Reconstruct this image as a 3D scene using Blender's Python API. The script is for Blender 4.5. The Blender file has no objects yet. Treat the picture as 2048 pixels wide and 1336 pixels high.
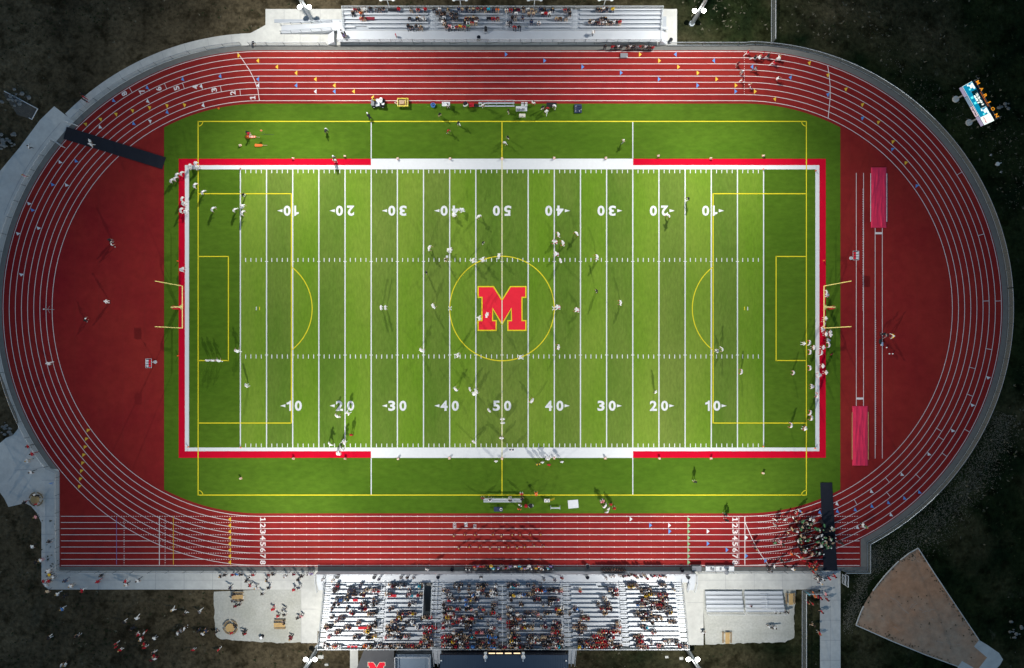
SKY = 0.24
EXPO = 0.0
PW = 118000
# (target x, target y towards own corner, relative power, cone)
BEAMS = [(46, -8, .70, 78), (0, -14, .36, 56), (8, 8, .24, 90), (30, 40, .27, 165)]
import bpy, bmesh, math, random
from mathutils import Vector, Matrix
random.seed(7)
PI = math.pi
SC = bpy.context.scene
COL = SC.collection
S = 11.44                 # photo pixels per metre on the ground
CX, CY = 1004.0, 617.0    # midfield in the photo
NX, NY, H = 1008.0, 690.0, 120.0   # point under the drone, drone height

def G(px, py):
    return ((px - CX) / S, (CY - py) / S)
def A(px, py, h):
    """a point of height h seen at px, py -> its ground spot in pixels"""
    k = H / (H - h)
    return (NX + (px - NX) / k, NY + (py - NY) / k)
def AG(px, py, h):
    return G(*A(px, py, h))

# ------------------------------------------------------------ materials
def mat(name, col, rough=0.7, noise=0.0, nscale=1.0, metal=0.0, emit=0.0, col2=None, nscale2=None, stretch=None, bump=0.0, alpha=None, spec=0.3):
    m = bpy.data.materials.new(name); m.use_nodes = True
    nt = m.node_tree; N = nt.nodes; L = nt.links
    b = N['Principled BSDF']
    b.inputs['Base Color'].default_value = (*col, 1)
    b.inputs['Roughness'].default_value = rough
    b.inputs['Metallic'].default_value = metal
    b.inputs['Specular IOR Level'].default_value = spec
    if noise > 0 or col2:
        tc = N.new('ShaderNodeTexCoord'); mp = N.new('ShaderNodeMapping')
        if stretch: mp.inputs['Scale'].default_value = stretch
        L.new(tc.outputs['Object'], mp.inputs['Vector'])
        n1 = N.new('ShaderNodeTexNoise'); n1.inputs['Scale'].default_value = nscale; n1.inputs['Detail'].default_value = 6
        n1.inputs['Roughness'].default_value = 0.65
        L.new(mp.outputs[0], n1.inputs['Vector'])
        mr = N.new('ShaderNodeMapRange'); mr.inputs[1].default_value = 0.3; mr.inputs[2].default_value = 0.7
        mr.inputs[3].default_value = 1 - noise; mr.inputs[4].default_value = 1 + noise
        L.new(n1.outputs[0], mr.inputs[0])
        base = None
        if col2:
            n2 = N.new('ShaderNodeTexNoise'); n2.inputs['Scale'].default_value = nscale2 or nscale * 0.2; n2.inputs['Detail'].default_value = 8
            n2.inputs['Roughness'].default_value = 0.7
            L.new(mp.outputs[0], n2.inputs['Vector'])
            cr = N.new('ShaderNodeValToRGB'); cr.color_ramp.elements[0].position = 0.4; cr.color_ramp.elements[1].position = 0.66
            cr.color_ramp.elements[0].color = (*col, 1); cr.color_ramp.elements[1].color = (*col2, 1)
            L.new(n2.outputs[0], cr.inputs[0]); base = cr.outputs[0]
        vm = N.new('ShaderNodeVectorMath'); vm.operation = 'SCALE'
        if base: L.new(base, vm.inputs[0])
        else: vm.inputs[0].default_value = col
        L.new(mr.outputs[0], vm.inputs['Scale'])
        L.new(vm.outputs[0], b.inputs['Base Color'])
        if bump:
            bp = N.new('ShaderNodeBump'); bp.inputs['Strength'].default_value = 1.0; bp.inputs['Distance'].default_value = bump
            L.new(n1.outputs[0], bp.inputs['Height']); L.new(bp.outputs[0], b.inputs['Normal'])
    if emit:
        b.inputs['Emission Color'].default_value = (*col, 1); b.inputs['Emission Strength'].default_value = emit
    if alpha is not None:
        b.inputs['Alpha'].default_value = alpha
    return m

M = {}
M['grass'] = mat('rough_grass', (0.030, 0.034, 0.017), 0.95, 0.5, 1.4, bump=0.25, spec=0.0)
def grass_nodes():
    m = M['grass']; nt = m.node_tree; N = nt.nodes; L = nt.links; tc = [n_ for n_ in N if n_.type == 'TEX_COORD'][0]
    def nz(sc, det, st=(1, 1, 1), rot=0.0, ro=.6):
        mp = N.new('ShaderNodeMapping'); mp.inputs['Scale'].default_value = st; mp.inputs['Rotation'].default_value = (0, 0, rot); L.new(tc.outputs['Object'], mp.inputs[0])
        n_ = N.new('ShaderNodeTexNoise'); n_.inputs['Scale'].default_value = sc; n_.inputs['Detail'].default_value = det; n_.inputs['Roughness'].default_value = ro; L.new(mp.outputs[0], n_.inputs[0]); return n_.outputs[0]
    def ramp(src, p0, p1, c0, c1):
        r = N.new('ShaderNodeValToRGB'); r.color_ramp.elements[0].position = p0; r.color_ramp.elements[1].position = p1; r.color_ramp.elements[0].color = (*c0, 1); r.color_ramp.elements[1].color = (*c1, 1); L.new(src, r.inputs[0]); return r.outputs[0]
    def mix(f, x, y, t='MIX'):
        q = N.new('ShaderNodeMixRGB'); q.blend_type = t
        if isinstance(f, float): q.inputs[0].default_value = f
        else: L.new(f, q.inputs[0])
        L.new(x, q.inputs[1]); L.new(y, q.inputs[2]); return q.outputs[0]
    green = ramp(nz(.12, 8), .35, .7, (.007, .014, .006), (.028, .036, .013)); brown = ramp(nz(.10, 8), .35, .68, (.050, .041, .025), (.125, .100, .060))
    sep = N.new('ShaderNodeSeparateXYZ'); L.new(tc.outputs['Object'], sep.inputs[0])
    mr = N.new('ShaderNodeMapRange'); mr.inputs[1].default_value = -70; mr.inputs[2].default_value = 90; mr.inputs[3].default_value = .75; mr.inputs[4].default_value = .15; L.new(sep.outputs[0], mr.inputs[0])
    ad = N.new('ShaderNodeMath'); ad.operation = 'ADD'; L.new(mr.outputs[0], ad.inputs[0]); L.new(nz(.03, 5), ad.inputs[1])
    f = ramp(ad.outputs[0], .72, 1.15, (0, 0, 0), (1, 1, 1)); base = mix(f, green, brown)
    streak = ramp(nz(.45, 9, (1, .55, 1), .5, .75), .56, .74, (0, 0, 0), (1, 1, 1)); pale = ramp(nz(.05, 4), .3, .7, (.05, .05, .035), (.20, .185, .14)); area = ramp(nz(.035, 4, (1, 1, 1), 1.0), .44, .62, (0, 0, 0), (.8, .8, .8))
    sf = N.new('ShaderNodeMixRGB'); sf.blend_type = 'MULTIPLY'; sf.inputs[0].default_value = 1; L.new(streak, sf.inputs[1]); L.new(area, sf.inputs[2])
    base = mix(sf.outputs[0], base, pale); clump = ramp(nz(.38, 5), .50, .64, (1, 1, 1), (.45, .45, .42)); base = mix(1.0, base, clump, 'MULTIPLY')
    vm = [n_ for n_ in N if n_.type == 'VECT_MATH'][0]; L.new(base, vm.inputs[0])
grass_nodes()
M['turf_a'] = mat('turf_light', (0.124, 0.236, 0.016), 0.85, 0.15, 1.3, col2=(0.190, 0.278, 0.036), nscale2=0.025, stretch=(2.0, 0.7, 1), spec=0.05)
M['turf_b'] = mat('turf_dark', (0.098, 0.180, 0.020), 0.85, 0.17, 1.3, col2=(0.162, 0.226, 0.040), nscale2=0.025, stretch=(2.0, 0.7, 1), spec=0.05)
M['turf_c'] = mat('turf_apron', (0.068, 0.140, 0.010), 0.85, 0.16, 0.9, col2=(0.092, 0.17, 0.014), nscale2=0.04, stretch=(0.7, 1.6, 1), spec=0.05)
M['track'] = mat('track_rubber', (0.285, 0.027, 0.022), 0.95, 0.11, 0.6, col2=(0.220, 0.014, 0.018), nscale2=0.03, spec=0.03)
M['white'] = mat('white_paint', (0.74, 0.745, 0.75), 0.7, 0.03, 2, spec=0.1)
M['cream'] = mat('cream_paint', (0.80, 0.74, 0.58), 0.6)
M['pink'] = mat('pinkish_white_paint', (0.80, 0.72, 0.70), 0.6, 0.04, 3)
M['redp'] = mat('red_turf', (0.58, 0.003, 0.024), 0.85, 0.06, 0.8, spec=0.05)
M['redm'] = mat('emblem_red', (0.86, 0.028, 0.05), 0.85, 0.05, 0.8, spec=0.05)
M['yel'] = mat('yellow_paint', (0.80, 0.66, 0.02), 0.6)
M['tyel'] = mat('triangle_yellow', (0.85, 0.50, 0.04), 0.6)
M['tblu'] = mat('triangle_blue', (0.10, 0.28, 0.66), 0.6)
M['tgrn'] = mat('triangle_green', (0.22, 0.42, 0.20), 0.6)
M['purp'] = mat('purple_paint', (0.22, 0.18, 0.42), 0.6)
M['conc'] = mat('concrete', (0.66, 0.655, 0.61), 0.9, 0.09, 1.0, col2=(0.50, 0.50, 0.475), nscale2=0.07, spec=0.1)
M['joint'] = mat('concrete_joint', (0.36, 0.36, 0.36), 0.9)
M['asph'] = mat('perimeter_asphalt', (0.20, 0.195, 0.18), 0.95, 0.1, 1.5, col2=(0.16, 0.158, 0.15), nscale2=0.1, spec=0.05)
M['grav'] = mat('gravel', (0.50, 0.50, 0.46), 0.95, 0.15, 3.0, col2=(0.40, 0.40, 0.35), nscale2=0.12, bump=0.04, spec=0.05)
M['dirt'] = mat('clay_dirt', (0.48, 0.26, 0.15), 0.95, 0.22, 0.7, col2=(0.41, 0.33, 0.245), nscale2=0.055, spec=0.03)
M['alu'] = mat('aluminium', (0.54, 0.565, 0.60), 0.5, 0.05, 0.4, metal=0.1)
M['alud'] = mat('aluminium_tread', (0.40, 0.43, 0.47), 0.55, 0.06, 0.5, metal=0.1)
M['steel'] = mat('galvanised_steel', (0.42, 0.46, 0.49), 0.45, metal=0.5)
M['frame'] = mat('frame_steel', (0.14, 0.17, 0.19), 0.6, metal=0.4)
M['rail'] = mat('rail_white', (0.60, 0.63, 0.66), 0.5, metal=0.1)
M['postd'] = mat('dark_post', (0.06, 0.075, 0.085), 0.6)
M['mesh'] = mat('chain_link', (0.22, 0.25, 0.27), 0.6, alpha=0.38)
M['net'] = mat('net_mesh', (0.25, 0.25, 0.25), 0.8, alpha=0.25)
M['mat_k'] = mat('black_mat', (0.012, 0.015, 0.024), 0.9, 0.15, 1.0)
M['tarp'] = mat('pink_tarp', (0.76, 0.032, 0.095), 0.5, 0.08, 0.9)
M['wood'] = mat('pine_wood', (0.50, 0.33, 0.14), 0.8, 0.1, 3, stretch=(1, 6, 1))
M['woodd'] = mat('worn_wood', (0.26, 0.19, 0.11), 0.85, 0.1, 3)
M['roofb'] = mat('blue_metal_roof', (0.095, 0.125, 0.165), 0.5, 0.06, 0.6, metal=0.2)
M['roofk'] = mat('grey_awning', (0.085, 0.086, 0.092), 0.85, 0.12, 0.5)
M['rooft'] = mat('flat_roof', (0.22, 0.275, 0.34), 0.8, 0.08, 0.3)
M['glassk'] = mat('dark_glass', (0.008, 0.01, 0.016), 0.25)
M['litwin'] = mat('lit_window', (1.0, 0.70, 0.42), 0.5, emit=1.3)
M['lamp'] = mat('lamp_glow', (1.0, 0.98, 0.92), 0.5, emit=30)
M['lampu'] = mat('lamp_off', (0.75, 0.77, 0.78), 0.5)
M['screen'] = mat('screen_teal', (0.0, 0.20, 0.36), 0.5, emit=0.85)
M['screenw'] = mat('screen_white', (0.80, 0.95, 0.95), 0.5, emit=0.8)
M['screenk'] = mat('screen_dark', (0.0, 0.025, 0.04), 0.4, emit=0.3)
M['screenc'] = mat('screen_cyan', (0.10, 0.75, 0.80), 0.5, emit=0.9)
M['panelp'] = mat('sponsor_panel_lilac', (0.42, 0.40, 0.62), 0.5, emit=0.25)
M['panelb'] = mat('sponsor_panel_blue', (0.25, 0.38, 0.55), 0.5, emit=0.2)
M['panelw'] = mat('sponsor_panel_pale', (0.75, 0.62, 0.72), 0.5, emit=0.45)
M['orl'] = mat('orange_letters', (0.9, 0.36, 0.02), 0.5, emit=0.45)
M['brl'] = mat('brown_letters', (0.35, 0.10, 0.03), 0.5, emit=0.3)
CC = {'w': (0.80, 0.80, 0.80), 'k': (0.014, 0.015, 0.02), 'r': (0.46, 0.010, 0.022), 'b': (0.06, 0.22, 0.60), 'g': (0.22, 0.23, 0.25),
      'n': (0.03, 0.045, 0.10), 'y': (0.75, 0.48, 0.03), 'o': (0.80, 0.16, 0.03), 't': (0.55, 0.42, 0.28), 'p': (0.25, 0.18, 0.45),
      'c': (0.02, 0.45, 0.60), 'm': (0.20, 0.015, 0.03), 'e': (0.10, 0.30, 0.14), 'i': (0.70, 0.30, 0.32), 's': (0.44, 0.26, 0.18),
      'd': (0.05, 0.065, 0.12), 'l': (0.48, 0.31, 0.13), 'h': (0.035, 0.02, 0.012), 'B': (0.16, 0.08, 0.04)}
CN = {'w': 'white', 'k': 'black', 'r': 'red', 'b': 'blue', 'g': 'grey', 'n': 'navy', 'y': 'yellow', 'o': 'orange', 't': 'tan', 'p': 'purple',
      'c': 'cyan', 'm': 'maroon', 'e': 'green', 'i': 'pink', 's': 'skin', 'd': 'denim', 'l': 'blond', 'h': 'dark', 'B': 'brown'}
for k_, c_ in CC.items():
    M['c' + k_] = mat('plain_' + CN[k_], c_, 0.75)

# ------------------------------------------------------------ mesh builder
class MB:
    def __init__(s): s.v = []; s.f = []; s.m = []
    def add(s, vs, fs, mi=0):
        o = len(s.v); s.v += [tuple(p) for p in vs]
        for f in fs: s.f.append([i + o for i in f]); s.m.append(mi)
    def box(s, x0, y0, z0, x1, y1, z1, mi=0):
        if x0 > x1: x0, x1 = x1, x0
        if y0 > y1: y0, y1 = y1, y0
        s.add([(x0, y0, z0), (x1, y0, z0), (x1, y1, z0), (x0, y1, z0), (x0, y0, z1), (x1, y0, z1), (x1, y1, z1), (x0, y1, z1)],
              [(3, 2, 1, 0), (4, 5, 6, 7), (0, 1, 5, 4), (1, 2, 6, 5), (2, 3, 7, 6), (3, 0, 4, 7)], mi)
    def prism(s, pts, z0, z1, mi=0):
        n = len(pts)
        ar = sum(pts[i][0] * pts[(i + 1) % n][1] - pts[(i + 1) % n][0] * pts[i][1] for i in range(n))
        if ar < 0: pts = pts[::-1]
        vs = [(x, y, z0) for x, y in pts] + [(x, y, z1) for x, y in pts]
        s.add(vs, [list(range(n))[::-1], list(range(n, 2 * n))] + [(i, (i + 1) % n, n + (i + 1) % n, n + i) for i in range(n)], mi)
    def sheet(s, pts, z, mi=0):
        n = len(pts)
        ar = sum(pts[i][0] * pts[(i + 1) % n][1] - pts[(i + 1) % n][0] * pts[i][1] for i in range(n))
        if ar < 0: pts = pts[::-1]
        s.add([(x, y, z) for x, y in pts], [list(range(n))], mi)
    def tube(s, p, q, r, n=6, mi=0, r2=None):
        p = Vector(p); q = Vector(q); d = q - p
        if d.length < 1e-6: return
        d.normalize(); a = d.orthogonal().normalized(); b = d.cross(a)
        r2 = r if r2 is None else r2
        vs = [p + (a * math.cos(2 * PI * i / n) + b * math.sin(2 * PI * i / n)) * r for i in range(n)]
        vs += [q + (a * math.cos(2 * PI * i / n) + b * math.sin(2 * PI * i / n)) * r2 for i in range(n)]
        s.add(vs, [list(range(n))[::-1], list(range(n, 2 * n))] + [(i, (i + 1) % n, n + (i + 1) % n, n + i) for i in range(n)], mi)
    def path(s, pts, r, n=6, mi=0):
        for i in range(len(pts) - 1): s.tube(pts[i], pts[i + 1], r, n, mi)
    def ball(s, c, rx, ry, rz, nu=8, nv=5, mi=0, lo=0.0):
        c = Vector(c); vs = []; fs = []
        for j in range(nv + 1):
            th = PI * (j / nv) * (1 - lo)
            for i in range(nu):
                ph = 2 * PI * i / nu
                vs.append((c.x + rx * math.sin(th) * math.cos(ph), c.y + ry * math.sin(th) * math.sin(ph), c.z + rz * math.cos(th)))
        for j in range(nv):
            for i in range(nu):
                a = j * nu + i; b = j * nu + (i + 1) % nu
                fs.append((a, a + nu, b + nu, b))
        s.add(vs, fs, mi)
    def disc(s, x, y, z, r, n=16, mi=0):
        s.add([(x + r * math.cos(2 * PI * i / n), y + r * math.sin(2 * PI * i / n), z) for i in range(n)], [list(range(n))], mi)
    def cyl(s, x, y, z0, z1, r, n=16, mi=0, r2=None):
        s.tube((x, y, z0), (x, y, z1), r, n, mi, r2)
    def mesh(s, name, mats):
        me = bpy.data.meshes.new(name); me.from_pydata(s.v, [], s.f)
        for m in mats: me.materials.append(m)
        me.polygons.foreach_set('material_index', s.m); me.update()
        return me
    def build(s, name, mats, parent=None, loc=None, rz=0.0):
        if not isinstance(mats, (list, tuple)): mats = [mats]
        o = bpy.data.objects.new(name, s.mesh(name, mats)); COL.objects.link(o)
        if parent: o.parent = parent
        if loc is not None: o.location = loc
        o.rotation_euler.z = rz
        return o

def tag(o, label=None, cat=None, group=None, kind=None):
    if label: o['label'] = label
    if cat: o['category'] = cat
    if group: o['group'] = group
    if kind: o['kind'] = kind
    return o
def thing(name, label, cat, loc=(0, 0, 0), rz=0.0, group=None):
    o = bpy.data.objects.new(name, None); COL.objects.link(o); o.empty_display_size = 0.3
    o.location = loc; o.rotation_euler.z = rz
    return tag(o, label, cat, group)
def copy_tree(o, parent=None):
    c = o.copy(); COL.objects.link(c)
    if parent: c.parent = parent
    for ch in o.children: copy_tree(ch, c)
    return c
def struct(name, mb, mats, label=None):
    o = mb.build(name, mats); return tag(o, label, None, None, 'structure')

def text_mesh(txt, bold=0.03):
    cu = bpy.data.curves.new('lettering', 'FONT'); cu.body = txt; cu.offset = bold; cu.resolution_u = 3
    o = bpy.data.objects.new('lettering', cu); COL.objects.link(o)
    dg = bpy.context.evaluated_depsgraph_get(); dg.update()
    me = bpy.data.meshes.new_from_object(o.evaluated_get(dg))
    bpy.data.objects.remove(o); bpy.data.curves.remove(cu)
    vs = [v.co.copy() for v in me.vertices]; fs = [list(p.vertices) for p in me.polygons]
    bpy.data.meshes.remove(me)
    x0 = min(v.x for v in vs); x1 = max(v.x for v in vs); y0 = min(v.y for v in vs); y1 = max(v.y for v in vs)
    return [((v.x - x0) / (x1 - x0) - 0.5, (v.y - y0) / (y1 - y0) - 0.5) for v in vs], fs
_TC = {}
def put_text(mb, txt, fn, bold=0.03, mi=0):
    """fn maps unit box coords (-.5...5) to 3D"""
    k = (txt, bold)
    if k not in _TC:
        if txt == '1': _TC[k] = ([(.08, -.5), (.5, -.5), (.5, .5), (.2, .5), (0, .38), (-.5, .30), (-.5, .13), (.08, .16)], [list(range(8))])
        elif txt == '1s': _TC[k] = ([(-.5, -.5), (.5, -.5), (.5, -.34), (.22, -.34), (.22, .5), (-.05, .5), (-.5, .36), (-.5, .20), (-.14, .24), (-.14, -.34), (-.5, -.34)], [list(range(11))])
        else: _TC[k] = text_mesh(txt, bold)
    vs, fs = _TC[k]
    mb.add([fn(u, v) for u, v in vs], fs, mi)
def flat_text(mb, txt, px, py, w, h, rot, z, bold=0.03, mi=0):
    """px,py centre in photo px; w,h in px; rot = direction of reading, degrees"""
    X, Y = G(px, py); c = math.cos(math.radians(rot)); s_ = math.sin(math.radians(rot)); w /= S; h /= S
    put_text(mb, txt, lambda u, v: (X + u * w * c - v * h * s_, Y + u * w * s_ + v * h * c, z), bold, mi)

# ------------------------------------------------------------ ground sheets
def P(pts): return [G(x, y) for x, y in pts]
def rect(mb, x0, y0, x1, y1, z, mi=0): mb.sheet(P([(x0, y0), (x1, y0), (x1, y1), (x0, y1)]), z, mi)
LCX, RCX = 520.0, 1489.0
def arc_pts(cx, r, a0, a1, n):
    return [(cx + r * math.cos(math.radians(a0 + (a1 - a0) * i / n)), CY - r * math.sin(math.radians(a0 + (a1 - a0) * i / n))) for i in range(n + 1)]
def strip(mb, pts, w, z, mi=0, closed=False):
    """a painted line of width w px along photo points"""
    n = len(pts); L_ = []; R_ = []
    for i in range(n):
        if closed: a, b = pts[(i - 1) % n], pts[(i + 1) % n]
        else: a, b = pts[max(i - 1, 0)], pts[min(i + 1, n - 1)]
        dx, dy = b[0] - a[0], b[1] - a[1]; l = math.hypot(dx, dy) or 1
        nx, ny = -dy / l * w / 2, dx / l * w / 2
        L_.append(G(pts[i][0] + nx, pts[i][1] + ny)); R_.append(G(pts[i][0] - nx, pts[i][1] - ny))
    vs = [(x, y, z) for x, y in L_] + [(x, y, z) for x, y in R_]
    m = n if closed else n - 1
    mb.add(vs, [(i, (i + 1) % n, n + (i + 1) % n, n + i) for i in range(m)], mi)
def line(mb, x0, y0, x1, y1, w, z, mi=0): strip(mb, [(x0, y0), (x1, y1)], w, z, mi)
def dash(mb, x0, y0, x1, y1, w, on, off, z, mi=0):
    L_ = math.hypot(x1 - x0, y1 - y0); t = 0
    while t < L_:
        a = t / L_; b = min(t + on, L_) / L_
        line(mb, x0 + (x1 - x0) * a, y0 + (y1 - y0) * a, x0 + (x1 - x0) * b, y0 + (y1 - y0) * b, w, z, mi); t += on + off

ZG, ZC, ZA, ZT, ZF, ZP, ZQ, ZL = 0.006, 0.014, 0.022, 0.030, 0.038, 0.046, 0.054, 0.062
# ground: one fine sheet with gentle bumps, large enough for the horizon
g = MB()
n = 90; ex = [-900, -400, -200] + [-130 + 260 * i / n for i in range(n + 1)] + [200, 400, 900]
nn = len(ex)
vs = []
for j, y in enumerate(ex):
    for i, x in enumerate(ex):
        vs.append((x, y, 0.0))
g.add(vs, [(j * nn + i, j * nn + i + 1, (j + 1) * nn + i + 1, (j + 1) * nn + i) for j in range(nn - 1) for i in range(nn - 1)])
struct('ground', g, M['grass'])
# concrete
c = MB()
conc = [(1354, 18), (1354, 130), (1300, 600), (1660, 1100), (1681, 1130), (1681, 1480), (1640, 1480), (1640, 1179), (1407, 1179), (1407, 1290), (1374, 1290),
        (1374, 1262), (716, 1262), (716, 1480), (700, 1480), (700, 1262), (635, 1262), (635, 1286), (602, 1286), (602, 1179), (98, 1179), (88, 1172), (83, 1163), (83, 1046), (74, 1026), (62, 1012), (50, 1006),
        (34, 1010), (17, 1014), (8, 996), (0, 985), (-40, 960), (-160, 960), (-160, 905), (-40, 900), (0, 886), (12, 876), (26, 870), (36, 858), (37, 842), (32, 826), (20, 800), (10, 770), (0, 745), (-40, 700), (-160, 690),
        (-160, 500), (-40, 375), (0, 342), (40, 294), (80, 240), (108.5, 212.5), (136, 234)]
conc += arc_pts(LCX, 551, 135, 92, 26)
conc += [(531, 50), (531, 18)]
c.sheet(P(conc), ZC)
struct('concrete_path', c, M['conc'])
j = MB()
for x in list(range(140, 1640, 57)): rect(j, x, 1142, x + 0.6, 1178.5, ZC + 0.004)
rect(j, 98, 1160, 1640, 1160.5, ZC + 0.004)
for y in list(range(1200, 1480, 40)): rect(j, 1641, y, 1680.5, y + 0.7, ZC + 0.004)
rect(j, 1660, 1180, 1660.6, 1480, ZC + 0.004)
for y in range(960, 1140, 36): rect(j, 84, y, 118, y + 0.7, ZC + 0.004)
for x in (568, 600, 640): rect(j, x, 19, x + 0.6, 89, ZC + 0.004)
strip(j, [(30, 940), (70, 938), (105, 930)], 0.8, ZC + 0.004)
for a in range(96, 136, 5):
    for (r0, r1) in ((528, 550),):
        p0 = arc_pts(LCX, r0, a, a, 1)[0]; p1 = arc_pts(LCX, r1, a, a, 1)[0]; line(j, *p0, *p1, 0.5, ZC + 0.004)
strip(j, arc_pts(LCX, 545, 137, 160, 10), 0.8, ZC + 0.004)
line(j, 1374, 1205, 1407, 1205, 0.7, ZC + 0.004); line(j, 602, 1218, 632, 1218, 0.7, ZC + 0.004); line(j, 602, 1179, 602.6, 1286, 0.7, ZC + 0.004)
struct('path_joints', j, M['joint'])
# gravel
def jag(pts, amp, step=6):
    out = []; n = len(pts)
    for i in range(n - 1):
        a, b = pts[i], pts[i + 1]; L_ = math.hypot(b[0] - a[0], b[1] - a[1]); k = max(1, int(L_ / step))
        for t in range(k):
            u = t / k; q = amp if 0 < t else amp * 0.3
            out.append((a[0] + (b[0] - a[0]) * u + random.uniform(-q, q), a[1] + (b[1] - a[1]) * u + random.uniform(-q, q)))
    return out
gv = MB()
gv.sheet(P([(604, 1176)] + jag([(604, 1285), (560, 1286), (500, 1283), (440, 1278), (431, 1270), (429, 1240), (428, 1176)], 1.2)), ZG)
gv.sheet(P([(1405, 1176)] + jag([(1592, 1176), (1588, 1240), (1588, 1276), (1570, 1285), (1500, 1286), (1405, 1289)], 1.2)), ZG)
struct('gravel_pad', gv, M['grav'])
# perimeter asphalt
p = MB()
pts = arc_pts(RCX, 527, -62.4, 90, 60) + arc_pts(LCX, 527, 90, 217.5, 60) + [(118.5, 938), (118.5, 1141.5), (1733, 1141.5)]
p.sheet(P(pts), ZA)
struct('perimeter_path', p, M['asph'])
# running track surface
t = MB()
pts = arc_pts(RCX, 516, -63.3, 90, 70) + arc_pts(LCX, 516, 90, 218.9, 80) + [(118.5, 1133), (1721, 1133)]
t.sheet(P(pts), ZT)
struct('running_track', t, M['track'])
sm = MB()
for x in (150, 198, 246, 290): line(sm, x, CY - math.sqrt(max(0, 409 ** 2 - (x - LCX) ** 2)) + 4, x, CY + math.sqrt(max(0, 409 ** 2 - (x - LCX) ** 2)) - 4, .45, ZT + .003)
for x in (1700, 1738, 1786, 1834): line(sm, x, CY - math.sqrt(409 ** 2 - (x - RCX) ** 2) + 4, x, CY + math.sqrt(409 ** 2 - (x - RCX) ** 2) - 4, .45, ZT + .003)
struct('rubber_seams', sm, mat('rubber_seam', (.20, .020, .016), .95))
# turf: apron, then stripes
tf = MB()
def apron():
    R = 409.5; xl, xr = 328.5, 1680.5
    aL = math.degrees(math.acos((xl - LCX) / R)); aR = math.degrees(math.acos((xr - RCX) / R))
    return arc_pts(LCX, R, 90, aL, 16) + arc_pts(LCX, R, 360 - aL, 270, 16) + arc_pts(RCX, R, 270, 360 - aR, 16) + arc_pts(RCX, R, aR, 90, 16)
tf.sheet(P(apron()), ZF, 2)
YL = [481 + 52.3 * i for i in range(21)]
for i in range(20):
    lt = (i % 2 == 0) if i < 10 else (i % 2 == 1)
    rect(tf, YL[i], 339, YL[i + 1], 895, ZF + 0.004, 0 if lt else 1)
rect(tf, 378, 339, 481, 895, ZF + 0.004, 2); rect(tf, 1527, 339, 1631, 895, ZF + 0.004, 2)
struct('turf_field', tf, [M['turf_a'], M['turf_b'], M['turf_c']])
# red and white borders
bd = MB()
def band(mb, o, i, z, mi):
    (ax, ay, bx, by), (cx, cy, dx, dy) = o, i
    rect(mb, ax, ay, bx, cy, z, mi); rect(mb, ax, dy, bx, by, z, mi); rect(mb, ax, cy, cx, dy, z, mi); rect(mb, dx, cy, bx, dy, z, mi)
band(bd, (370, 330.5, 1638.5, 902.3), (378.3, 338.8, 1630.5, 895), ZP, 0)
rect(bd, 742, 317.5, 1266, 330.5, ZP, 0); rect(bd, 742, 902.3, 1266, 915.7, ZP, 0)
for x0, x1 in ((357.5, 742), (1266, 1651.5)):
    rect(bd, x0, 317.5, x1, 330.5, ZP, 1); rect(bd, x0, 902.3, x1, 915.7, ZP, 1)
rect(bd, 357.5, 330.5, 370, 902.3, ZP, 1); rect(bd, 1638.5, 330.5, 1651.5, 902.3, ZP, 1)
struct('field_border_paint', bd, [M['white'], M['redp']])
# football lines
w = MB()
for x in YL: rect(w, x - 1.1, 339, x + 1.1, 895, ZP)
for x in (742.5, 1265.5): rect(w, x - 0.9, 244, x + 0.9, 317, ZP); rect(w, x - 0.9, 916, x + 0.9, 990, ZP)
for i in range(100):
    if i % 5 == 0: continue
    x = 481 + 10.46 * i
    for (a, b) in ((339.5, 346.5), (516, 523.7), (709, 717), (887, 894.5)): rect(w, x - 0.75, a, x + 0.75, b, ZP)
for x in YL[1:-1]:
    for y in (523, 710): rect(w, x - 3.2, y - 0.7, x + 3.2, y + 0.7, ZP + 0.003)
for cx_ in (900, 1108):
    line(w, cx_ - 3.3, 613, cx_ + 3.3, 620.5, 1.5, ZQ); line(w, cx_ - 3.3, 620.5, cx_ + 3.3, 613, 1.5, ZQ)
rect(w, 512, 613.5, 513.5, 620.5, ZP); rect(w, 1494.5, 613.5, 1496, 620.5, ZP)
def arrow(mb, x, y, d, z):
    mb.sheet(P([(x, y - 3), (x, y + 3), (x + d * 10.5, y)]), z)
for k, txt in ((1, '10'), (2, '20'), (3, '30'), (4, '40'), (5, '50'), (6, '40'), (7, '30'), (8, '20'), (9, '10')):
    x = 481 + 104.6 * k; wd = 14.2
    w0 = 9.0 if txt[0] == '1' else wd
    flat_text(w, txt[0], x - (7.6 if txt[0] == '1' else 11.2), 811.5, w0, 20.5, 0, ZQ, 0.034)
    flat_text(w, '0', x + 11.2, 811.5, wd, 20.5, 0, ZQ, 0.034)
    flat_text(w, txt[0], x + (7.6 if txt[0] == '1' else 11.2), 421.5, w0, 20.5, 180, ZQ, 0.034)
    flat_text(w, '0', x - 11.2, 421.5, wd, 20.5, 180, ZQ, 0.034)
    if k < 5: arrow(w, x - 14.5 - (0 if k == 1 else 6), 811.5, -1, ZQ); arrow(w, x - 20.5, 421.5, -1, ZQ)
    if k > 5: arrow(w, x + 20.5, 811.5, 1, ZQ); arrow(w, x + 15 + (0 if k == 9 else 6), 421.5, 1, ZQ)
struct('football_lines', w, M['white'])
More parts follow.
